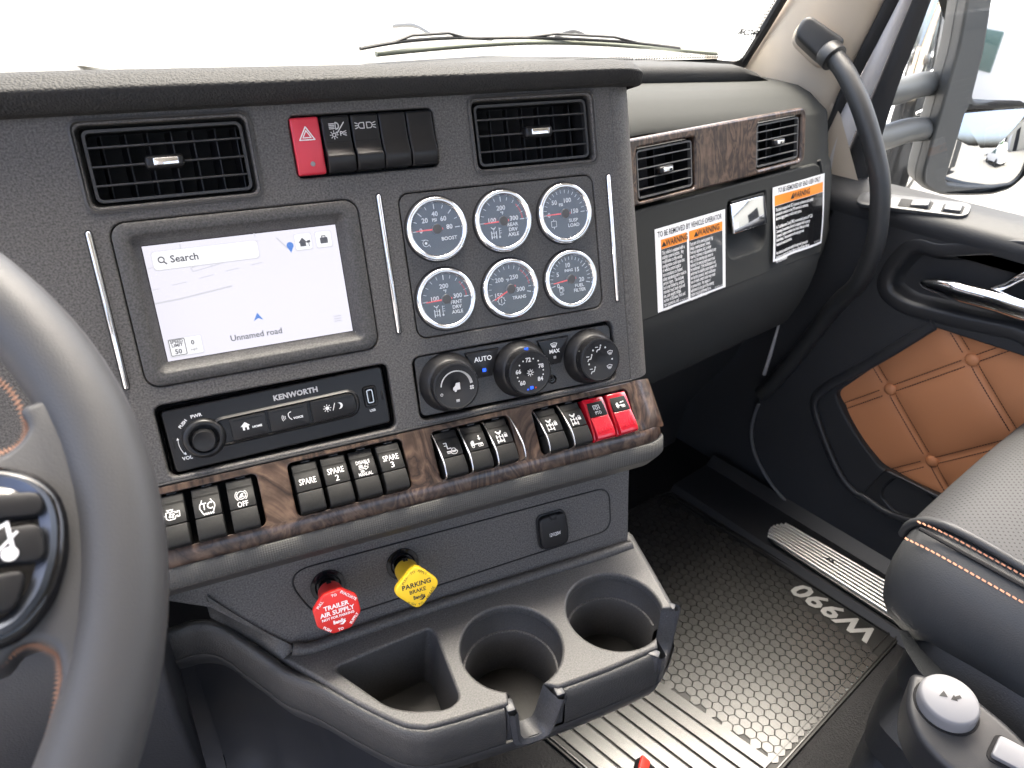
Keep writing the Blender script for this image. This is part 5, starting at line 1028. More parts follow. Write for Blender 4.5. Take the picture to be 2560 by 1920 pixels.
# sill with the window switches
top = [(-.30, .0), (.75, .0)]
zb = belt
sl_prof = [(.0, zb - .022), (.006, zb - .008), (.004, zb + .006), (-.010, zb + .014), (-.040, zb + .022), (-.075, zb + .030), (-.085, zb + .020)]
sillm = loft([[(x_, z_, o_) for o_, z_ in sl_prof] for x_ in (-.235, -.1, .1, .3, .75)], closed=False); sub('door_sill_cap', sillm, DOORP, MD, sharp=70)
spn = Vector((-.26, 0, .966)).normalized(); s0 = Vector((XD + .025, 0, zb + .0205))
swc = [onplane(*c3(*q), s0, spn) for q in ((1295, 1090), (1360, 1070), (1910, 1160), (1850, 1220))]
sxa = (swc[2] - swc[0]); sxa = (sxa - spn * sxa.dot(spn)).normalized(); sya = spn.cross(sxa); sm = sum(swc, Vector()) / 4; MS = frame(sxa, sya, spn, sm)
half = (swc[2] - swc[0]).length / 2; sw_ = part('switch_plate', moved(prism(rr(-half, -.024, half, .024, .016), -.004, .0035, .0015, 2), MS), mat('switch_plate_grey', (.055, .057, .06), .4, bump='noise', bscale=1200, bstr=.2, speck=.2), dr, world=True)
wsx = [(MS.inverted() @ onplane(*c3(*q), s0, spn)).xy for q in ((1610, 1140), (1815, 1168))]
for (a, b), w_, h_, nm in ((wsx[0], .046, .022, 'window_switch'), (wsx[1], .026, .022, 'lock_switch')):
    part(nm + '_seat', moved(prism(rr(a - w_ / 2 - .003, b - h_ / 2 - .003, a + w_ / 2 + .003, b + h_ / 2 + .003, .003), 0, .0042, .0003), MS), DARK, dr, world=True)
    part(nm, moved(rbox(w_ * (.62 if 'window' in nm else 1), h_, .010, .002, 3), MS @ T(a + (w_ * .16 if 'window' in nm else 0), b, .004) @ RYm(R(-8 if 'window' in nm else 0))), mat('switch_key_grey', (.07, .072, .075), .35), dr, world=True)
# window frame ribbons and glass
def ribbon(name, A, B, m, x, off, bulge=.004):
    a = [onX(*c3(*q), x) for q in A]; b = [onX(*c3(*q), x) for q in B]
    a.insert(0, a[0] + (a[0] - a[1]) * 1.2); b.insert(0, b[0] + (b[0] - b[1]) * 1.2)
    mds = [u_.lerp(v_, .5) + Vector((-bulge, 0, 0)) for u_, v_ in zip(a, b)]
    a = smoothpath(a, 5); b = smoothpath(b, 5); mds = smoothpath(mds, 5)
    part(name, loft([[p_ + Vector((off, .0, 0)) for p_ in a], [p_.lerp(q_, .5) for p_, q_ in zip(a, mds)], mds, [p_.lerp(q_, .5) for p_, q_ in zip(b, mds)], [p_ + Vector((off, 0, 0)) for p_ in b]], closed=False), m, dr, world=True, sharp=80)
e0_ = [(1425, 0), (1300, 250), (1180, 500), (1105, 720)]; e1_ = [(1510, 0), (1395, 220), (1290, 425), (1125, 745)]; e2_ = [(1580, 0), (1490, 210), (1400, 430), (1240, 800), (1150, 1060)]; e2b = [(1510, 0), (1395, 220), (1290, 425), (1130, 745), (1085, 1060)]; e3_ = [(1690, 0), (1600, 240), (1500, 500), (1410, 780), (1320, 1050)]; 
ribbon('weather_strip', e0_, e1_, RUBBER, .985, .01, .008); ribbon('frame_trim', e2b, e2_, mat('frame_grey', (.60, .58, .57), .5), .992, .008, .006); ribbon('window_seal', e2_, e3_, RUBBER, 1.0, .006, .010)
gx_ = [onX(*c3(1660, 0), 1.005), onX(*c3(1310, 1050), 1.01)]; gtop = gx_[0] + (gx_[0] - gx_[1]) * 1.3
part('window_glass', pydata([gx_[1] + Vector((0, .02, -.05)), gtop, (1.0, -.75, gtop.z), (1.01, -.75, gx_[1].z - .05)], [(0, 1, 2, 3)]), thin_glass('window_glass', (.76, .80, .775), 1.45), dr, world=True)
part('front_gap_edge', tube(smoothpath([onX(*c6(*q), .935) for q in ((893, 365), (860, 470), (820, 600), (775, 745))], 4), .0042, 8), mat('gap_pale', (.55, .55, .55), .5), dr, world=True)
part('front_edge_seal', tube(smoothpath([onX(*c6(*q), .928) for q in ((745, 905), (715, 990), (706, 1090), (735, 1210), (830, 1370), (960, 1500), (1160, 1640))] + [onX(*c9(1500, 590), .928)], 5), .0040, 8), mat('seal_grey', (.09, .095, .1), .4), dr, world=True)
# ================================================================ FLOOR, MAT, SILL
ZF = -.8
BLKC = mat('vinyl_floor', (.009, .009, .010), .6, spec=.14, bump='leather', bscale=300, bstr=.6, bdist=.0015)
struct('floor', loft([[(-1.1, -2.0, ZF), (-1.1, .8, ZF)], [(1.1, -2.0, ZF), (1.1, .8, ZF)]], closed=False), BLKC, 'black grained vinyl cab floor')
struct('firewall', pydata([(-1.1, .44, ZF - .1), (1.25, .44, ZF - .1), (1.25, .44, .11), (-1.1, .44, .11)], [(0, 1, 2, 3)]), mat('firewall_dark', (.008, .008, .009), .7), 'dark front wall of the footwell')
struct('kick_wall', pydata([(.96, .9, ZF - .1), (.96, -2, ZF - .1), (.96, -2, -.08), (.96, .9, -.08)], [(0, 1, 2, 3)]), mat('kick_dark', (.012, .013, .015), .55), 'dark body side behind the passenger door')
MAT = mat('mat_rubber', (.016, .016, .0155), .25, spec=.75, bump='noise', bscale=700, bstr=.2, bdist=.0006)
MATB = mat('mat_base', (.008, .008, .008), .4, spec=.25, bump='noise', bscale=700, bstr=.2)
fm = thing('floor_mat', 'black rubber floor mat with hexagon cells, ribs and W990 lettering', 'floor mat', T(.5, 0, ZF))
z1 = ZF + .006
mo = [(.160, -.272), (.795, -.258), (.772, .30), (.066, .36)]
part('mat_base', moved(plate(roundpoly(mo, .02, 4), [], .005, .001), T(0, 0, z1)), MATB, fm, world=True)
bord = roundpoly(mo, .02, 4)
for d_, w_ in ((.004, .0035), (.018, .0025)):
    a = offset(bord, -d_); b = offset(bord, -d_ - w_); part('edge_ridge', loft([at_z(a, z1 - .001), at_z(offset(bord, -d_ - w_ * .25), z1 + .004), at_z(offset(bord, -d_ - w_ * .75), z1 + .004), at_z(b, z1 - .001)]), MAT, fm, world=True)
tilt = lambda y: -.155 * (y + .05)
bx_ = lambda y: .355 + tilt(y)
for k in range(8):
    xk = -.016 - k * .0262
    pts = []
    for y_ in (-.249, -.15, -.05, .05, .15): pts.append((bx_(y_) + xk, y_))
    A = [(q[0] - .0112, q[1]) for q in pts]; B = [(q[0] + .0112, q[1]) for q in pts]
    L4 = [[(q[0], q[1], z1) for q in A], [(q[0] + .001, q[1], z1 + .0035) for q in A], [(q[0] - .001, q[1], z1 + .0035) for q in B], [(q[0], q[1], z1) for q in B]]
    part('rib', loft(L4, closed=False, cap0=False), MAT, fm, world=True, sharp=50)
hr = .01045; pitch = .0185; cells = []
hexp = [(hr * math.cos(R(60 * k + 30)), hr * math.sin(R(60 * k + 30))) for k in range(6)]; hexi = [(q[0] * .93, q[1] * .93) for q in hexp]
hexm = loft([at_z(hexp, 0), at_z(hexi, .0022)], cap1=True)
row_ = 0; y_ = -.2465
while y_ < .30:
    x_ = .32 + (pitch / 2 if row_ % 2 else 0)
    while x_ < .755:
        sk = tilt(y_) * .35
        lett = x_ + sk > .712 and -.255 < y_ < -.055
        if x_ + sk > bx_(y_) - .001 and x_ + sk < .765 - .03 * max(0, y_) and not lett: cells.append((x_ + sk, y_))
        x_ += pitch
    y_ += pitch * .866; row_ += 1
cells.sort(key=lambda q: q[1] + .25 * q[0] * 0)
for q in cells[:300]: part('hex_cell', hexm, MAT, fm, fm.matrix_basis.inverted() @ T(q[0], q[1], z1 - .0002))
V = []; F = []
for q in cells[300:]:
    o_ = len(V)
    for v in hexm.vertices: V.append((v.co.x + q[0], v.co.y + q[1], v.co.z + z1 - .0002))
    for f_ in hexm.polygons: F.append(tuple(i + o_ for i in f_.vertices))
if V: h_ = part('far_hex_cells', pydata(V, F), MAT, fm, world=True); h_['kind'] = 'stuff'
I = Ink(); I.text('W990', 0, 0, .060, bold=.0016, sx=1.08, shear=.25, space=1.02)
ink('mat_lettering', I, mat('letter_grey', (.20, .20, .195), .6, spec=.2), fm, fm.matrix_basis.inverted() @ T(.7425, -.150, z1 + .0024) @ RZm(R(91.5)))
I = Ink(); I.text('DO NOT STACK OR PLACE ON TOP OF ANOTHER MAT', 0, 0, .010); ink('edge_lettering', I, mat('letter_dim', (.10, .10, .10), .5), fm, fm.matrix_basis.inverted() @ T(.56, -.2545, z1 + .001) @ RZm(R(181)))
sp_ = thing('door_sill_plate', 'ribbed bare metal tread plate along the passenger door sill', 'sill plate', T(.84, -.2, -.775))
zsl = -.772
part('tread_base', moved(plate(roundpoly([(.793, .045), (.797, -.9), (.895, -.9), (.862, .060), (.835, .066)], [.02, .005, .005, .02, .02], 5), [], .006, .001), T(0, 0, zsl)), mat('tread_dark', (.10, .10, .10), .4, 1), sp_, world=True)
for k in range(8):
    xa = .800 + k * .0092; xb = .806 + k * .0118
    part('tread_rib', tube([(xa, .050 + .012 * math.sin(k / 7 * math.pi), zsl + .0005), (xa + .0012, .035, zsl + .0012), (xb, -.45, zsl + .0012), (xb, -.88, zsl + .0012)], .0034, 8), mat('tread_metal', (.55, .54, .51), .34, 1), sp_, world=True, sharp=70)
I = Ink(); I.fill([(-.010, .006), (-.004, -.006), (0, .001), (.004, -.006), (.010, .006), (.005, .006), (.003, 0), (0, .006), (-.003, 0), (-.005, .006)]); part('tread_mark', moved(I.mesh(), T(.838, -.075, zsl + .0052) @ RZm(R(95))), TXD, sp_, world=True)
struct('door_sill', loft([[(.770, .30, ZF + .002), (.785, .30, -.782), (.905, .30, -.780), (.93, .30, -.76)], [(.775, -1.2, ZF + .002), (.792, -1.2, -.782), (.905, -1.2, -.780), (.93, -1.2, -.76)]], closed=False), mat('sill_black', (.012, .013, .015), .4), 'black sill under the passenger door')
# ================================================================ PASSENGER SEAT
seat = thing('passenger_seat', 'grey leather passenger seat cushion with perforated top and copper stitching', 'seat', T(.66, -.55, ZF))
def perf():
    m = bpy.data.materials.new('perforated_leather'); m.use_nodes = True; N = m.node_tree.nodes; L = m.node_tree.links; b = N['Principled BSDF']; b.inputs['Roughness'].default_value = .55; b.inputs['Specular IOR Level'].default_value = .22
    tc = N.new('ShaderNodeTexCoord'); mp = N.new('ShaderNodeMapping'); mp.inputs['Rotation'].default_value = (0, 0, R(45)); v = N.new('ShaderNodeTexVoronoi'); v.inputs['Randomness'].default_value = 0; v.inputs['Scale'].default_value = 165; v.voronoi_dimensions = '2D'
    r = N.new('ShaderNodeValToRGB'); r.color_ramp.elements[0].position = .15; r.color_ramp.elements[0].color = (.004, .004, .005, 1); r.color_ramp.elements[1].position = .22; r.color_ramp.elements[1].color = (.050, .051, .053, 1)
    L.new(tc.outputs['Object'], mp.inputs[0]); L.new(mp.outputs[0], v.inputs['Vector']); L.new(v.outputs[0], r.inputs[0]); L.new(r.outputs[0], b.inputs['Base Color'])
    n = N.new('ShaderNodeTexVoronoi'); n.feature = 'SMOOTH_F1'; n.inputs['Scale'].default_value = 620; bp = N.new('ShaderNodeBump'); bp.invert = True; bp.inputs['Strength'].default_value = .3; bp.inputs['Distance'].default_value = .001; L.new(tc.outputs['Object'], n.inputs['Vector'])
    mu = N.new('ShaderNodeMath'); mu.operation = 'MULTIPLY'; L.new(n.outputs[0], bp.inputs['Height']); L.new(bp.outputs[0], b.inputs['Normal']); return m
PERF = perf()
SLEA = mat('seat_leather', (.052, .054, .056), .5, spec=.4, bump='leather', bscale=520, bstr=.22, bdist=.001)
XL = .452
# side bolster: profile (x, z) swept along y with a rounded front
def bol(y, e):
    pr = [(XL + .10, -.302), (XL + .055, -.292), (XL + .030, -.300), (XL + .010, -.318), (XL - .004, -.350), (XL - .006, -.395), (XL + .004, -.435), (XL + .020, -.465), (XL + .06, -.48)]
    cx_, cz_ = XL + .25, -.39; return [(cx_ + (x - cx_) * (1 - (1 - e) * .35), y, cz_ + (z - cz_) * e) for x, z in pr]
ys = [(-.262, .20), (-.264, .40), (-.268, .60), (-.276, .78), (-.290, .90), (-.312, .97), (-.345, 1.0), (-.45, 1.0), (-.60, 1.0), (-.80, 1.0)]
part('side_bolster', loft([bol(y, e) for y, e in ys], closed=False), SLEA, seat, world=True, sharp=80)
SEATROWS = ((-.262, .0, 0), (-.257, .22, 0), (-.257, .44, .0), (-.262, .64, .002), (-.272, .80, .004), (-.288, .92, .006), (-.312, 1.0, .007), (-.35, 1.03, .006), (-.42, 1.02, .003), (-.52, 1.0, .0), (-.8, 1.0, .0))
def ins_(y, e, dz):
    xs_ = [XL + .048 + k * (.47 / 14) for k in range(15)]; cz_ = -.40
    row__ = [(x + (.05 * (1 - e)), y, cz_ + (-.2945 + dz + .020 * math.sin(math.pi * min(1, max(0, (x - XL) / .55))) - cz_) * e) for x in xs_]; return row__
part('top_insert', loft([ins_(y, e, dz) for y, e, dz in SEATROWS], closed=False), PERF, seat, world=True, sharp=80)
wl = [ins_(y, e, dz)[0] for y, e, dz in SEATROWS[2:]]
part('insert_welt', tube(smoothpath([Vector(q) + Vector((.0005, 0, -.0055)) for q in wl], 4), .0062, 10), SLEA, seat, world=True, sharp=80)
COP = mat('copper_thread', (.55, .25, .14), .6)
for k_, (dx, dz) in enumerate(((.016, -.0085), (.040, .0035))):
    V = []; F = []; y = -.275
    while y > -.78:
        e = 1 if y < -.33 else 1 - .13 * ((y + .33) / .06) ** 2; x = XL + dx + .012 * max(0, (y + .33) / .07) ** 2; z = -.39 + (-.3005 + dz + .39) * e - (.006 if dx < .03 else 0)
        o_ = len(V)
        for a, b in ((0, -.0009), (-.0050, -.0009), (-.0050, .0009), (0, .0009)): V.append((x + b + a * .18, y + a, z + .0035 + (b * .8)))
        F.append((o_, o_ + 1, o_ + 2, o_ + 3)); y -= .0070
    o2 = part('stitch_row', pydata(V, F), COP, seat, world=True); o2['kind'] = 'stuff'
part('seam_groove', tube([(XL + .030, -.285, -.3000), (XL + .0275, -.33, -.2985), (XL + .0275, -.8, -.2985)], .0028, 6), DARK, seat, world=True)
pass
part('felt_flap', loft([[onZ(*c9(*q), -.455) for q in ((1520, 900), (1560, 1010), (1630, 1120), (1720, 1215))], [onZ(*c9(*q), -.47) for q in ((1570, 900), (1640, 1000), (1740, 1100), (1840, 1190))]], closed=False), mat('felt_grey', (.026, .028, .030), .95, spec=.1, bump='noise', bscale=900, bstr=1, bdist=.002), seat, world=True)
# base shroud with round knob and lever
SHN = Vector((-.34, -.02, .94)).normalized(); sc_ = onZ(*c9(1780, 1320), -.435)
def onS(px, py, o=0): return onplane(px, py, sc_ + SHN * o, SHN)
sh = [c9(*q) for q in ((1590, 1120), (1565, 1230), (1560, 1330), (1610, 1470), (1720, 1600), (1900, 1760), (2300, 2050), (2500, 1900), (2212, 1480), (1860, 1200), (1700, 1150))]
sx_ = Vector((0, -1, 0)); sx_ = (sx_ - SHN * sx_.dot(SHN)).normalized(); sy_ = SHN.cross(sx_); MSH = frame(sx_, sy_, SHN, sc_)
shp = [tuple((MSH.inverted() @ onS(*q)).xy) for q in sh]; shp = roundpoly(shp, .03, 5)
a_ = sum(shp[i][0] * shp[(i + 1) % len(shp)][1] - shp[(i + 1) % len(shp)][0] * shp[i][1] for i in range(len(shp)))
if a_ < 0: shp = shp[::-1]
part('base_shroud', moved(prism(shp, -.09, 0, .014, 4), MSH), mat('shroud_grey', (.026, .027, .030), .45, bump='noise', bscale=900, bstr=.15), seat, world=True, sharp=70)
KG = mat('knob_grey', (.24, .24, .25), .5)
kbn = part('adjuster_knob', moved(lathe([(.0325, -.004), (.0322, .018), (.0305, .0245), (.0280, .0265), (0, .0270)], 40), MSH @ Matrix.Diagonal((1.0, .86, 1, 1))), KG, seat, world=True, sharp=50, label='light grey round seat adjuster knob with arrows')
I = Ink(); I.fill([(-.002, .0055), (.006, .0055), (.002, -.0005)]); I.line([(.002, .010), (.002, .005)], .0035); I.fill([(-.009, -.002), (-.001, -.002), (-.005, -.010)]); part('arrow_marks', moved(I.mesh(), MSH @ T(0, 0, .0274) @ RZm(R(-30))), TXD, kbn, world=True)
part('knob_seat', moved(lathe([(.0355, -.001), (.0350, .0015), (.032, .0012)], 40), MSH @ Matrix.Diagonal((1.0, .86, 1, 1))), DARK, seat, world=True)
lvq = [tuple((MSH.inverted() @ onS(*c9(*q))).xy) for q in ((2020, 1600), (2070, 1490), (2300, 1610), (2250, 1720))]
if sum(lvq[i][0] * lvq[(i + 1) % 4][1] - lvq[(i + 1) % 4][0] * lvq[i][1] for i in range(4)) < 0: lvq = lvq[::-1]
part('lumbar_switch', moved(prism(roundpoly(lvq, .004, 3), 0, .010, .002, 2), MSH), KG, seat, world=True); part('lumbar_switch_seat', moved(prism(offset(roundpoly(lvq, .004, 3), .004), -.002, .0015, .0005, 1), MSH), DARK, seat, world=True)
# pleated bellows down to the floor
BEL = mat('bellows_leather', (.014, .015, .017), .42, bump='leather', bscale=500, bstr=.3)
def bello(P, o): return [Vector(q) + Vector(o) for q in P]
B0 = [onZ(*c9(*q), -.52) for q in ((1600, 1090), (1500, 1230), (1470, 1290))]; 
rows = []
for z_, out_ in ((-.46, .0), (-.50, -.03), (-.545, -.045), (-.585, .0), (-.63, -.05), (-.675, -.06), (-.715, -.01), (-.76, -.05), (-.798, -.05)):
    rows.append([(.72, -.335 + out_ * -.5, z_), (.58, -.337 + out_ * -.5, z_), (.50 + out_ * .8, -.345 - out_ * .2, z_), (.480 + out_, -.375, z_), (.470 + out_, -.47, z_), (.470 + out_, -.8, z_)])
rows = [[tuple(p_) for p_ in smoothpath(r_, 4)] for r_ in rows]
part('bellows', loft(rows, closed=False), BEL, seat, world=True, sharp=25)
# ================================================================ STEERING WHEEL
tW = R(56); WN = Vector((0, -math.cos(tW), math.sin(tW))); WX = Vector((1, 0, 0)); WY = WN.cross(WX); WC = Vector((-.5755, -.164, .122)); MW = frame(WX, WY, WN, WC)
sw = thing('steering_wheel', 'black leather steering wheel with copper stitching and spoke buttons', 'steering wheel', MW)
def onW(px, py, o=0): q = MW.inverted() @ onplane(px, py, WC + WN * o, WN); return (q.x, q.y)
RIMM = mat('wheel_leather', (.056, .056, .058), .5, spec=.42, bump='leather', bscale=1000, bstr=.15, bdist=.0006)
part('rim', tube([(.215 * math.cos(R(a)), .215 * math.sin(R(a)), 0) for a in range(0, 360, 4)],   .0178, 20, closed=True), RIMM, sw, sharp=80)
spk = [onW(*q) for q in ((260, 1010), (71, 1035), (78, 1090), (40, 1140), (-30, 1168), (-260, 1200), (-260, 1700), (-20, 1690), (50, 1630), (110, 1615), (150, 1640), (160, 1700), (158, 1760), (250, 1760), (330, 1500), (330, 1200))]
spr = [tuple(p_)[:2] for p_ in smoothpath([(*q, 0) for q in spk], 4, closed=True)]
if sum(spr[i][0] * spr[(i + 1) % len(spr)][1] - spr[(i + 1) % len(spr)][0] * spr[i][1] for i in range(len(spr))) < 0: spr = spr[::-1]
part('spoke', prism(spr, -.016, .010, .010, 4), RIMM, sw, sharp=80)
spk2 = [(-q[0], q[1]) for q in spr][::-1]; part('spoke', prism(spk2, -.016, .010, .010, 4), RIMM, sw, sharp=80)
part('hub', prism(roundpoly([(-.115, .045), (.115, .045), (.095, -.075), (-.095, -.075)], .03, 6), -.020, .020, .012, 4), mat('hub_black', (.018, .018, .020), .45, bump='leather', bscale=600, bstr=.2), sw, sharp=80)
pod = [onW(*q, .012) for q in ((-60, 1172), (20, 1172), (95, 1190), (150, 1235), (172, 1300), (172, 1390), (140, 1500), (70, 1590), (-20, 1632), (-120, 1640), (-120, 1180))]
podr = roundpoly(pod, .006, 4)
if sum(podr[i][0] * podr[(i + 1) % len(podr)][1] - podr[(i + 1) % len(podr)][0] * podr[i][1] for i in range(len(podr))) < 0: podr = podr[::-1]
part('button_pod', loft([at_z(podr, .008), at_z(podr, .014), at_z(offset(podr, -.0035), .0165)], cap1=True), GLOSSB, sw, sharp=60)
part('pod_ring', loft([at_z(offset(podr, -.0035), .0164), at_z(offset(podr, -.0055), .0185), at_z(offset(podr, -.0095), .0165)]), mat('pod_metal', (.10, .11, .13), .38, 1), sw, sharp=60)
for k_, (ya, yb) in enumerate(((1225, 1310), (1322, 1425), (1437, 1550))):
    P_ = [onW(*q, .018) for q in ((-90, ya + 18), (105 if k_ < 2 else 70, ya - 14 if k_ else ya + 6), (118 if k_ == 1 else (112 if k_ == 0 else 40), yb - 22), (-90, yb))]
    P_ = roundpoly(P_, .005, 4)
    if sum(P_[i][0] * P_[(i + 1) % len(P_)][1] - P_[(i + 1) % len(P_)][0] * P_[i][1] for i in range(len(P_))) < 0: P_ = P_[::-1]
    part('wheel_button', prism(P_, .015, .0205, .0016, 2), mat('wheel_button_black', (.016, .016, .017), .4, spec=.25), sw)
I = Ink(); c_ = onW(12, 1362, .02); I.line([(c_[0] - .004, c_[1] + .006), (c_[0] + .003, c_[1] + .008), (c_[0] + .002, c_[1] - .003)], .0014); I.dot(c_[0] + .0005, c_[1] - .0045, .003); I.line([(c_[0] - .006, c_[1] - .004), (c_[0] + .005, c_[1] + .003)], .001); ink('button_symbol', I, WHITE, sw, T(0, 0, .0208))
V = []; F = []
def stitch(P, z):
    P = smoothpath([(*q, z) for q in P], 10)
    for i in range(0, len(P) - 1):
        a, b = P[i], P[i + 1]; d = (b - a); n_ = Vector((-d.y, d.x, 0)).normalized() * (.0011 if i % 2 else .0007); o_ = len(V); s_ = n_ * (.9 if i % 2 else -.9)
        V.extend([a - n_ + s_, b - n_ - s_, b + n_ - s_, a + n_ + s_ + Vector((0, 0, .0008))]); F.append((o_, o_ + 1, o_ + 2, o_ + 3))
stitch([onW(*q) for q in ((-40, 940), (0, 966), (40, 1005), (66, 1060), (72, 1095), (50, 1130), (0, 1152), (-40, 1165))], .0070)
stitch([onW(*q) for q in ((-30, 1690), (0, 1673), (50, 1632), (85, 1620), (125, 1632), (150, 1650), (155, 1690), (150, 1750), (140, 1810), (120, 1880), (100, 1930))], .0065)
s_ = part('wheel_stitching', pydata(V, F), mat('copper_thread2', (.30, .16, .10), .6), sw); s_['kind'] = 'stuff'

for ch in seat.children:
    if ch.name.split('.')[0] in ('side_bolster', 'top_insert', 'insert_welt', 'stitch_row', 'seam_groove'): ch.matrix_basis = T(.014, 0, -.032)
# ================================================================ CAB SHELL (roof, rear, passenger side): unseen, shaped for the light inside
HEAD = mat('headliner', (.60, .58, .54), .8)  # tone kept pale so the unseen roof bounces fill onto the dash
struct('headliner', loft([[(-1.05, .05, .86), (-1.05, -.1, .92), (-1.05, -2.0, .95)], [(1.0, .05, .86), (1.0, -.1, .92), (1.0, -2.0, .95)]], closed=False), HEAD, 'unseen cab headliner overhead, made pale for fill light')
rw = thing('unseen_rear_wall', 'unseen pale rear cab wall, its window sized to let in fill light', 'wall', T(0, -1.4, ZF)); del rw['category']; rw['kind'] = 'structure'  # unseen wall; its window opening is sized to light the stack
part('panel', moved(plate([(-1.1, ZF), (1.0, ZF), (1.0, .95), (-1.1, .95)], [rr(-.80, .05, .75, .68, .08)[::-1]], .04, .006), frame(Vector((1, 0, 0)), Vector((0, 0, 1)), Vector((0, -1, 0)), (0, -1.4, 0))), HEAD, rw, world=True)
part('window_glass', pydata([(-.80, -1.38, .05), (.75, -1.38, .05), (.75, -1.38, .68), (-.80, -1.38, .68)], [(0, 1, 2, 3)]), thin_glass('window_glass', (.76, .80, .775), 1.45), rw, world=True)
struct('unseen_side_wall', pydata([(.985, -1.4, ZF), (.985, -.75, ZF), (.985, -.75, .95), (.985, -1.4, .95)], [(0, 1, 2, 3)]), HEAD, 'unseen passenger side of the cab behind the door, added to hold back daylight')  # out of view, added to shut out daylight and darken chrome reflections
# ================================================================ OUTSIDE: ground, mirror, chrome, building, vehicles
struct('ground', pydata([(-400, -400, -2.6), (400, -400, -2.6), (400, 400, -2.6), (-400, 400, -2.6)], [(0, 1, 2, 3)]), mat('yard_concrete', (.15, .145, .135), .8, bump='noise', bscale=3, bstr=.3, bdist=.02), 'pale dusty yard ground')
mr = thing('door_mirror', 'grey door mirror with flat upper and convex lower glass outside the window', 'mirror', T(1.45, .15, -.2))
MH = mat('mirror_grey', (.042, .046, .050), .42, bump='noise', bscale=900, bstr=.15)
mp0 = depth(2480, 330, 1.72); mn = Vector((-.36, -.93, .02)).normalized()
mxx = ZZ.cross(mn).normalized(); mxx = -mxx if mxx.x < 0 else mxx; myy = mn.cross(mxx).normalized(); MMR = frame(mxx, myy, mn, mp0)
cZ = lambda x, y: (2200 + x * .3015, y * .3015)
def onM(px, py, o=0): q = MMR.inverted() @ onplane(px, py, mp0 + mn * o, mn); return (q.x, q.y)
hou = [onM(*cZ(*q)) for q in ((740, -300), (620, 380), (490, 850), (390, 1200), (325, 1440), (335, 1520), (400, 1575), (500, 1610), (700, 1615), (900, 1608), (1060, 1560), (1190, 1440), (1270, 1250), (1400, 700), (1500, -300))]
hop = roundpoly(hou, .02, 5)
def ccw(P): return P if sum(P[i][0] * P[(i + 1) % len(P)][1] - P[(i + 1) % len(P)][0] * P[i][1] for i in range(len(P))) > 0 else P[::-1]
hop = ccw(hop)
upg = ccw(roundpoly([onM(*cZ(*q)) for q in ((940, -280), (830, 420), (735, 800), (760, 830), (1300, 838), (1420, -280))], .012, 4))
log = ccw(roundpoly([onM(*cZ(*q)) for q in ((690, 890), (640, 1060), (520, 1470), (530, 1510), (700, 1530), (900, 1528), (1060, 1500), (1120, 1440), (1190, 1250), (1280, 885))], .016, 4))
part('housing', moved(plate(hop, [upg[::-1], log[::-1]], .030, .006, 3), MMR @ T(0, 0, .012)), MH, mr, world=True, sharp=60)
part('housing_back', moved(loft([at_z(hop, -.015), at_z(offset(hop, -.01), -.05), at_z(offset(hop, -.05), -.09)], cap1=True), MMR), MH, mr, world=True, sharp=80)
MIR = mat('mirror_silver', (.60, .61, .62), .015, 1)
def aim(px, py, out):      # mirror normal that sends this line of sight towards 'out'
    return (Vector(out).normalized() - ray(px, py).normalized()).normalized()
uc = (sum(q[0] for q in upg) / len(upg), sum(q[1] for q in upg) / len(upg))
na = aim(2480, 150, (.22, -.97, -.10)); qa = mn.rotation_difference(na).to_matrix().to_4x4()
def tilt_about(me, c, q): return moved(me, T(*(MMR @ Vector((*c, 0)))) @ q @ T(*(-(MMR @ Vector((*c, 0)))))) 
part('flat_glass', tilt_about(moved(sheet(offset(upg, .002), 0), MMR), uc, qa), MIR, mr, world=True)
lc = (sum(q[0] for q in log) / len(log), sum(q[1] for q in log) / len(log)); rings = []
for s in (1.01, .8, .6, .4, .2, .05):
    rr_ = [(lc[0] + (q[0] - lc[0]) * s, lc[1] + (q[1] - lc[1]) * s) for q in log]; rings.append([(q[0], q[1], .004 - ((q[0] - lc[0]) ** 2 + (q[1] - lc[1]) ** 2) / (2 * .42)) for q in rr_])
nb = aim(2460, 370, (.10, -.985, -.14)); qb = mn.rotation_difference(nb).to_matrix().to_4x4()
part('convex_glass', tilt_about(moved(loft(rings, cap1=True), MMR), lc, qb), MIR, mr, world=True, sharp=89)
part('glass_divider', moved(rbox(.30, .016, .02, .004), MMR @ T(lc[0] + .03, (upg[0][1] + 0) * 0 + onM(*cZ(950, 862))[1], .002)), RUBBER, mr, world=True)
for A in (((-150, 800), (140, 760), (350, 700), (560, 690)), ((-200, 1180), (0, 1150), (240, 1080), (430, 1070))):
    pts = [depth(*cZ(*q), 1.46 + .085 * i) for i, q in enumerate(A)]; part('mirror_arm', tube(smoothpath(pts, 5), .0275, 14, flat=.9), MH, mr, world=True, sharp=80)
for a, b in (((420, 600), (570, 604)), ((300, 945), (460, 972))):
    p0, p1 = depth(*cZ(*a), 1.75), depth(*cZ(*b), 1.75); part('arm_clip', tube([p0, p0.lerp(p1, .5) + Vector((0, 0, .012)), p1], [.004, .010, .008], 8), CHROME, mr, world=True)
ac = thing('air_cleaner', 'tall chrome air cleaner canister outside beyond the mirror', 'air cleaner', T(1.55, .9, -.9))
cb = depth(2275, 300, 2.35); part('canister', moved(lathe([(.0, -.62), (.12, -.62), (.19, -.60), (.20, -.56), (.20, .48), (.185, .54), (.12, .58), (0, .60)], 48), T(*cb)), CHROME, ac, world=True, sharp=50)
part('band', moved(lathe([(.203, .40), (.206, .41), (.206, .44), (.203, .45)], 48), T(*cb)), CHROMER, ac, world=True); part('cap', moved(lathe([(.21, .50), (.22, .53), (.20, .60), (.0, .64)], 40), T(*cb)), BLACK, ac, world=True)
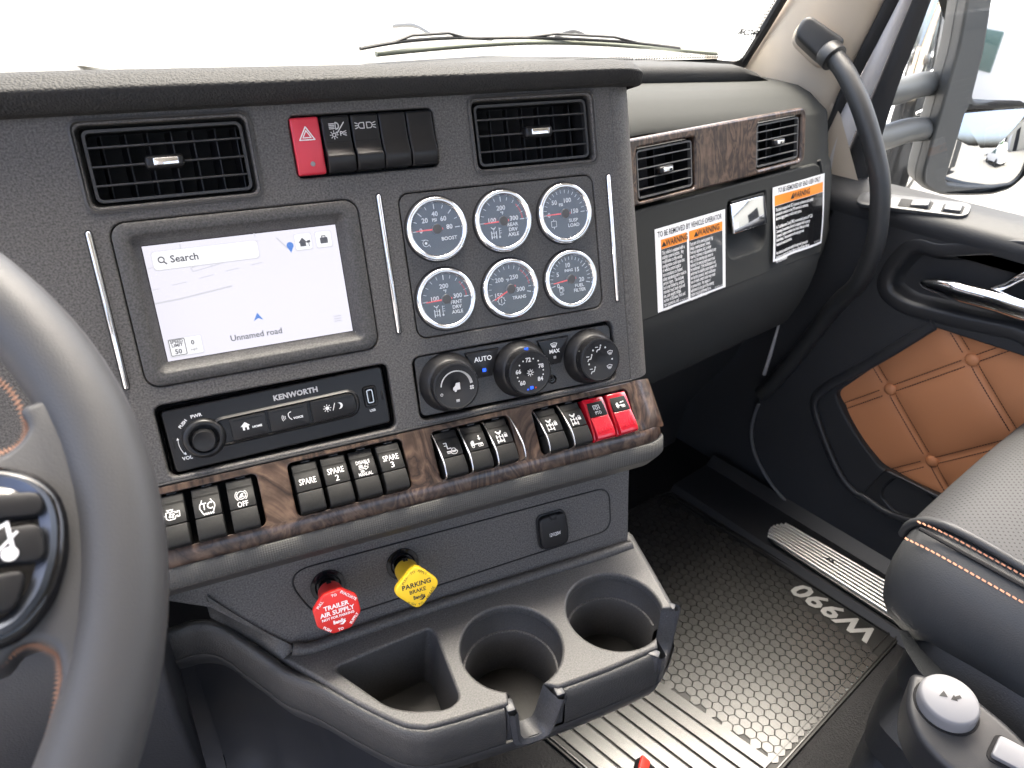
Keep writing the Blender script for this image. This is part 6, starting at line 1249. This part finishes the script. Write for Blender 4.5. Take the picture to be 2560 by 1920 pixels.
# distant yard objects, seen in the mirrors
bd = thing('warehouse', 'long cream warehouse with open bay doors behind the yard', 'building', T(22, -34, -2.6))
CRM = mat('cream_siding', (.55, .52, .44), .7, bump='lines', bscale=4, bstr=.3)
part('wall', rbox(10, 60, 7.5, .05, c=(0, 0, 3.75)), CRM, bd); part('roof', rbox(10.8, 60.8, .5, .05, c=(0, 0, 7.7)), mat('roof_grey', (.25, .25, .25), .6), bd)
for k in range(6): part('bay_door', rbox(.2, 4.2, 4.6, .02, c=(-5.02, -24 + k * 9.5, 2.3)), DARK if k % 2 else mat('bay_white', (.7, .7, .7), .5), bd)
def vehicle(name, label, x, y, rot, body, L, W, H, hood):
    t = thing(name, label, 'vehicle', T(x, y, -2.6) @ RZm(rot))
    pr = [(-L / 2, .35), (-L / 2, H * .9), (-L / 2 + .15, H), (L / 2 - hood - .9, H), (L / 2 - hood, H * .56), (L / 2 - .1, H * .48), (L / 2, .35)]
    part('body', moved(bar([(a, b) for a, b in pr], -W / 2, W / 2, .08, 3), RZm(R(-90))), body, t)
    part('windscreen', moved(pydata([(-W / 2 + .15, L / 2 - hood - .82, H * .95), (W / 2 - .15, L / 2 - hood - .82, H * .95), (W / 2 - .15, L / 2 - hood - .06, H * .60), (-W / 2 + .15, L / 2 - hood - .06, H * .60)], [(0, 1, 2, 3)]), RZm(R(-90)) @ T(0, .02, .02)), mat('vehicle_glass', (.10, .16, .15), .05), t)
    for s in (-1, 1):
        part('side_window', rbox(1.3, .03, H * .26, .02, c=(L / 2 - hood - 1.5, s * W / 2, H * .74)), mat('vehicle_glass', (.10, .16, .15), .05), t)
        for a in (-L * .32, L * .32):
            wm = moved(lathe([(0, -.11), (.30, -.11), (.36, -.08), (.36, .08), (.30, .11), (0, .11)], 20), RXm(R(90))); w_ = part('wheel', wm, RUBBER, t, T(a, s * (W / 2 - .08), .36))
    return t
WV = mat('van_white', (.75, .75, .76), .3, coat=.5)

bo = thing('truck_bonnet', 'white truck bonnet outside ahead of the windscreen', 'bonnet', T(0, 1.4, -.3))
BW = mat('bonnet_white', (.80, .80, .80), .25, coat=.6)
bs = []
for y_, hw_, z_ in ((.72, 1.02, .085), (1.1, .98, .075), (1.7, .90, .02), (2.2, .80, -.06), (2.55, .70, -.16), (2.65, .66, -.30)):
    bs.append([(hw_ * math.sin(R(a)) if abs(a) < 90 else math.copysign(hw_, a), y_, z_ - .30 * (1 - math.cos(R(min(abs(a), 90)))) - (.6 if abs(a) >= 95 else 0)) for a in (-100, -90, -75, -60, -45, -30, -15, 0, 15, 30, 45, 60, 75, 90, 100)])
part('bonnet_shell', loft(bs, closed=False, cap1=True), BW, bo, world=True, sharp=60)
part('centre_hinge', tube([(0, .74, .087), (0, 1.1, .078), (0, 1.7, .023), (0, 2.2, -.056)], .012, 8), CHROME, bo, world=True)

def seen_in(px, py, nrm, dist):        # point on the yard reached by the reflected line of sight
    h_ = onplane(px, py, mp0, mn); d = ray(px, py).normalized(); r_ = d - nrm * 2 * d.dot(nrm); return h_ + r_ * dist
tk_ = seen_in(2200 + 1020 * .3015, 520 * .3015, na, 24); vn_ = seen_in(2200 + 1150 * .3015, 740 * .3015, na, 13)
lorry = thing('parked_lorry', 'white lorry cab with a green-tinted windscreen seen in the door mirror', 'lorry', T(tk_.x, tk_.y, -2.6) @ RZm(R(95)))
LW_ = mat('van_white', (.75, .75, .76), .3)
part('cab', rbox(2.2, 2.4, 2.6, .2, 3, (0, 0, 2.1)), WV, lorry); part('windscreen', rbox(.06, 2.0, 1.1, .03, 2, (1.1, 0, 2.6)), mat('lorry_glass', (.08, .16, .08), .2), lorry); part('bumper', rbox(.3, 2.4, .5, .08, 2, (1.15, 0, .6)), BLACK, lorry)
for s_ in (-1, 1):
    part('side_mirror', rbox(.12, .25, .7, .05, 2, (1.2, s_ * 1.45, 2.5)), BLACK, lorry)
    part('wheel', moved(lathe([(0, -.14), (.45, -.14), (.5, -.1), (.5, .1), (.45, .14), (0, .14)], 24), RXm(R(90))), RUBBER, lorry, T(.2, s_ * 1.05, .5))
part('box_body', rbox(6, 2.5, 3.0, .05, 2, (-4.2, 0, 2.4)), WV, lorry)
vehicle('parked_van', 'white van with a red roof stripe seen in the door mirror', vn_.x, vn_.y, R(70), WV, 5.2, 2.0, 2.2, 1.1)
fk = seen_in(2200 + 1010 * .3015, 1080 * .3015, nb, 20)
vehicle('parked_car', 'small white car near the warehouse in the convex mirror', fk.x + 2, fk.y - 6, R(20), WV, 4.2, 1.8, 1.5, 1.2)
bk = thing('belt_buckle', 'red and white buckle tip poking up at the bottom edge over the ribbed mat', 'buckle', T(*onZ(1622, 1940, -.70)))
part('buckle_shell', rbox(.030, .05, .018, .006, 3), BLACK, bk, RZm(R(30)) @ RXm(R(35))); part('red_button', rbox(.020, .016, .006, .002, 2), mat('buckle_red', (.6, .03, .02), .4), bk, RZm(R(30)) @ RXm(R(35)) @ T(.003, .018, .009)); part('white_edge', rbox(.008, .014, .005, .001, 2), WHITE, bk, RZm(R(30)) @ RXm(R(35)) @ T(-.011, .018, .009))
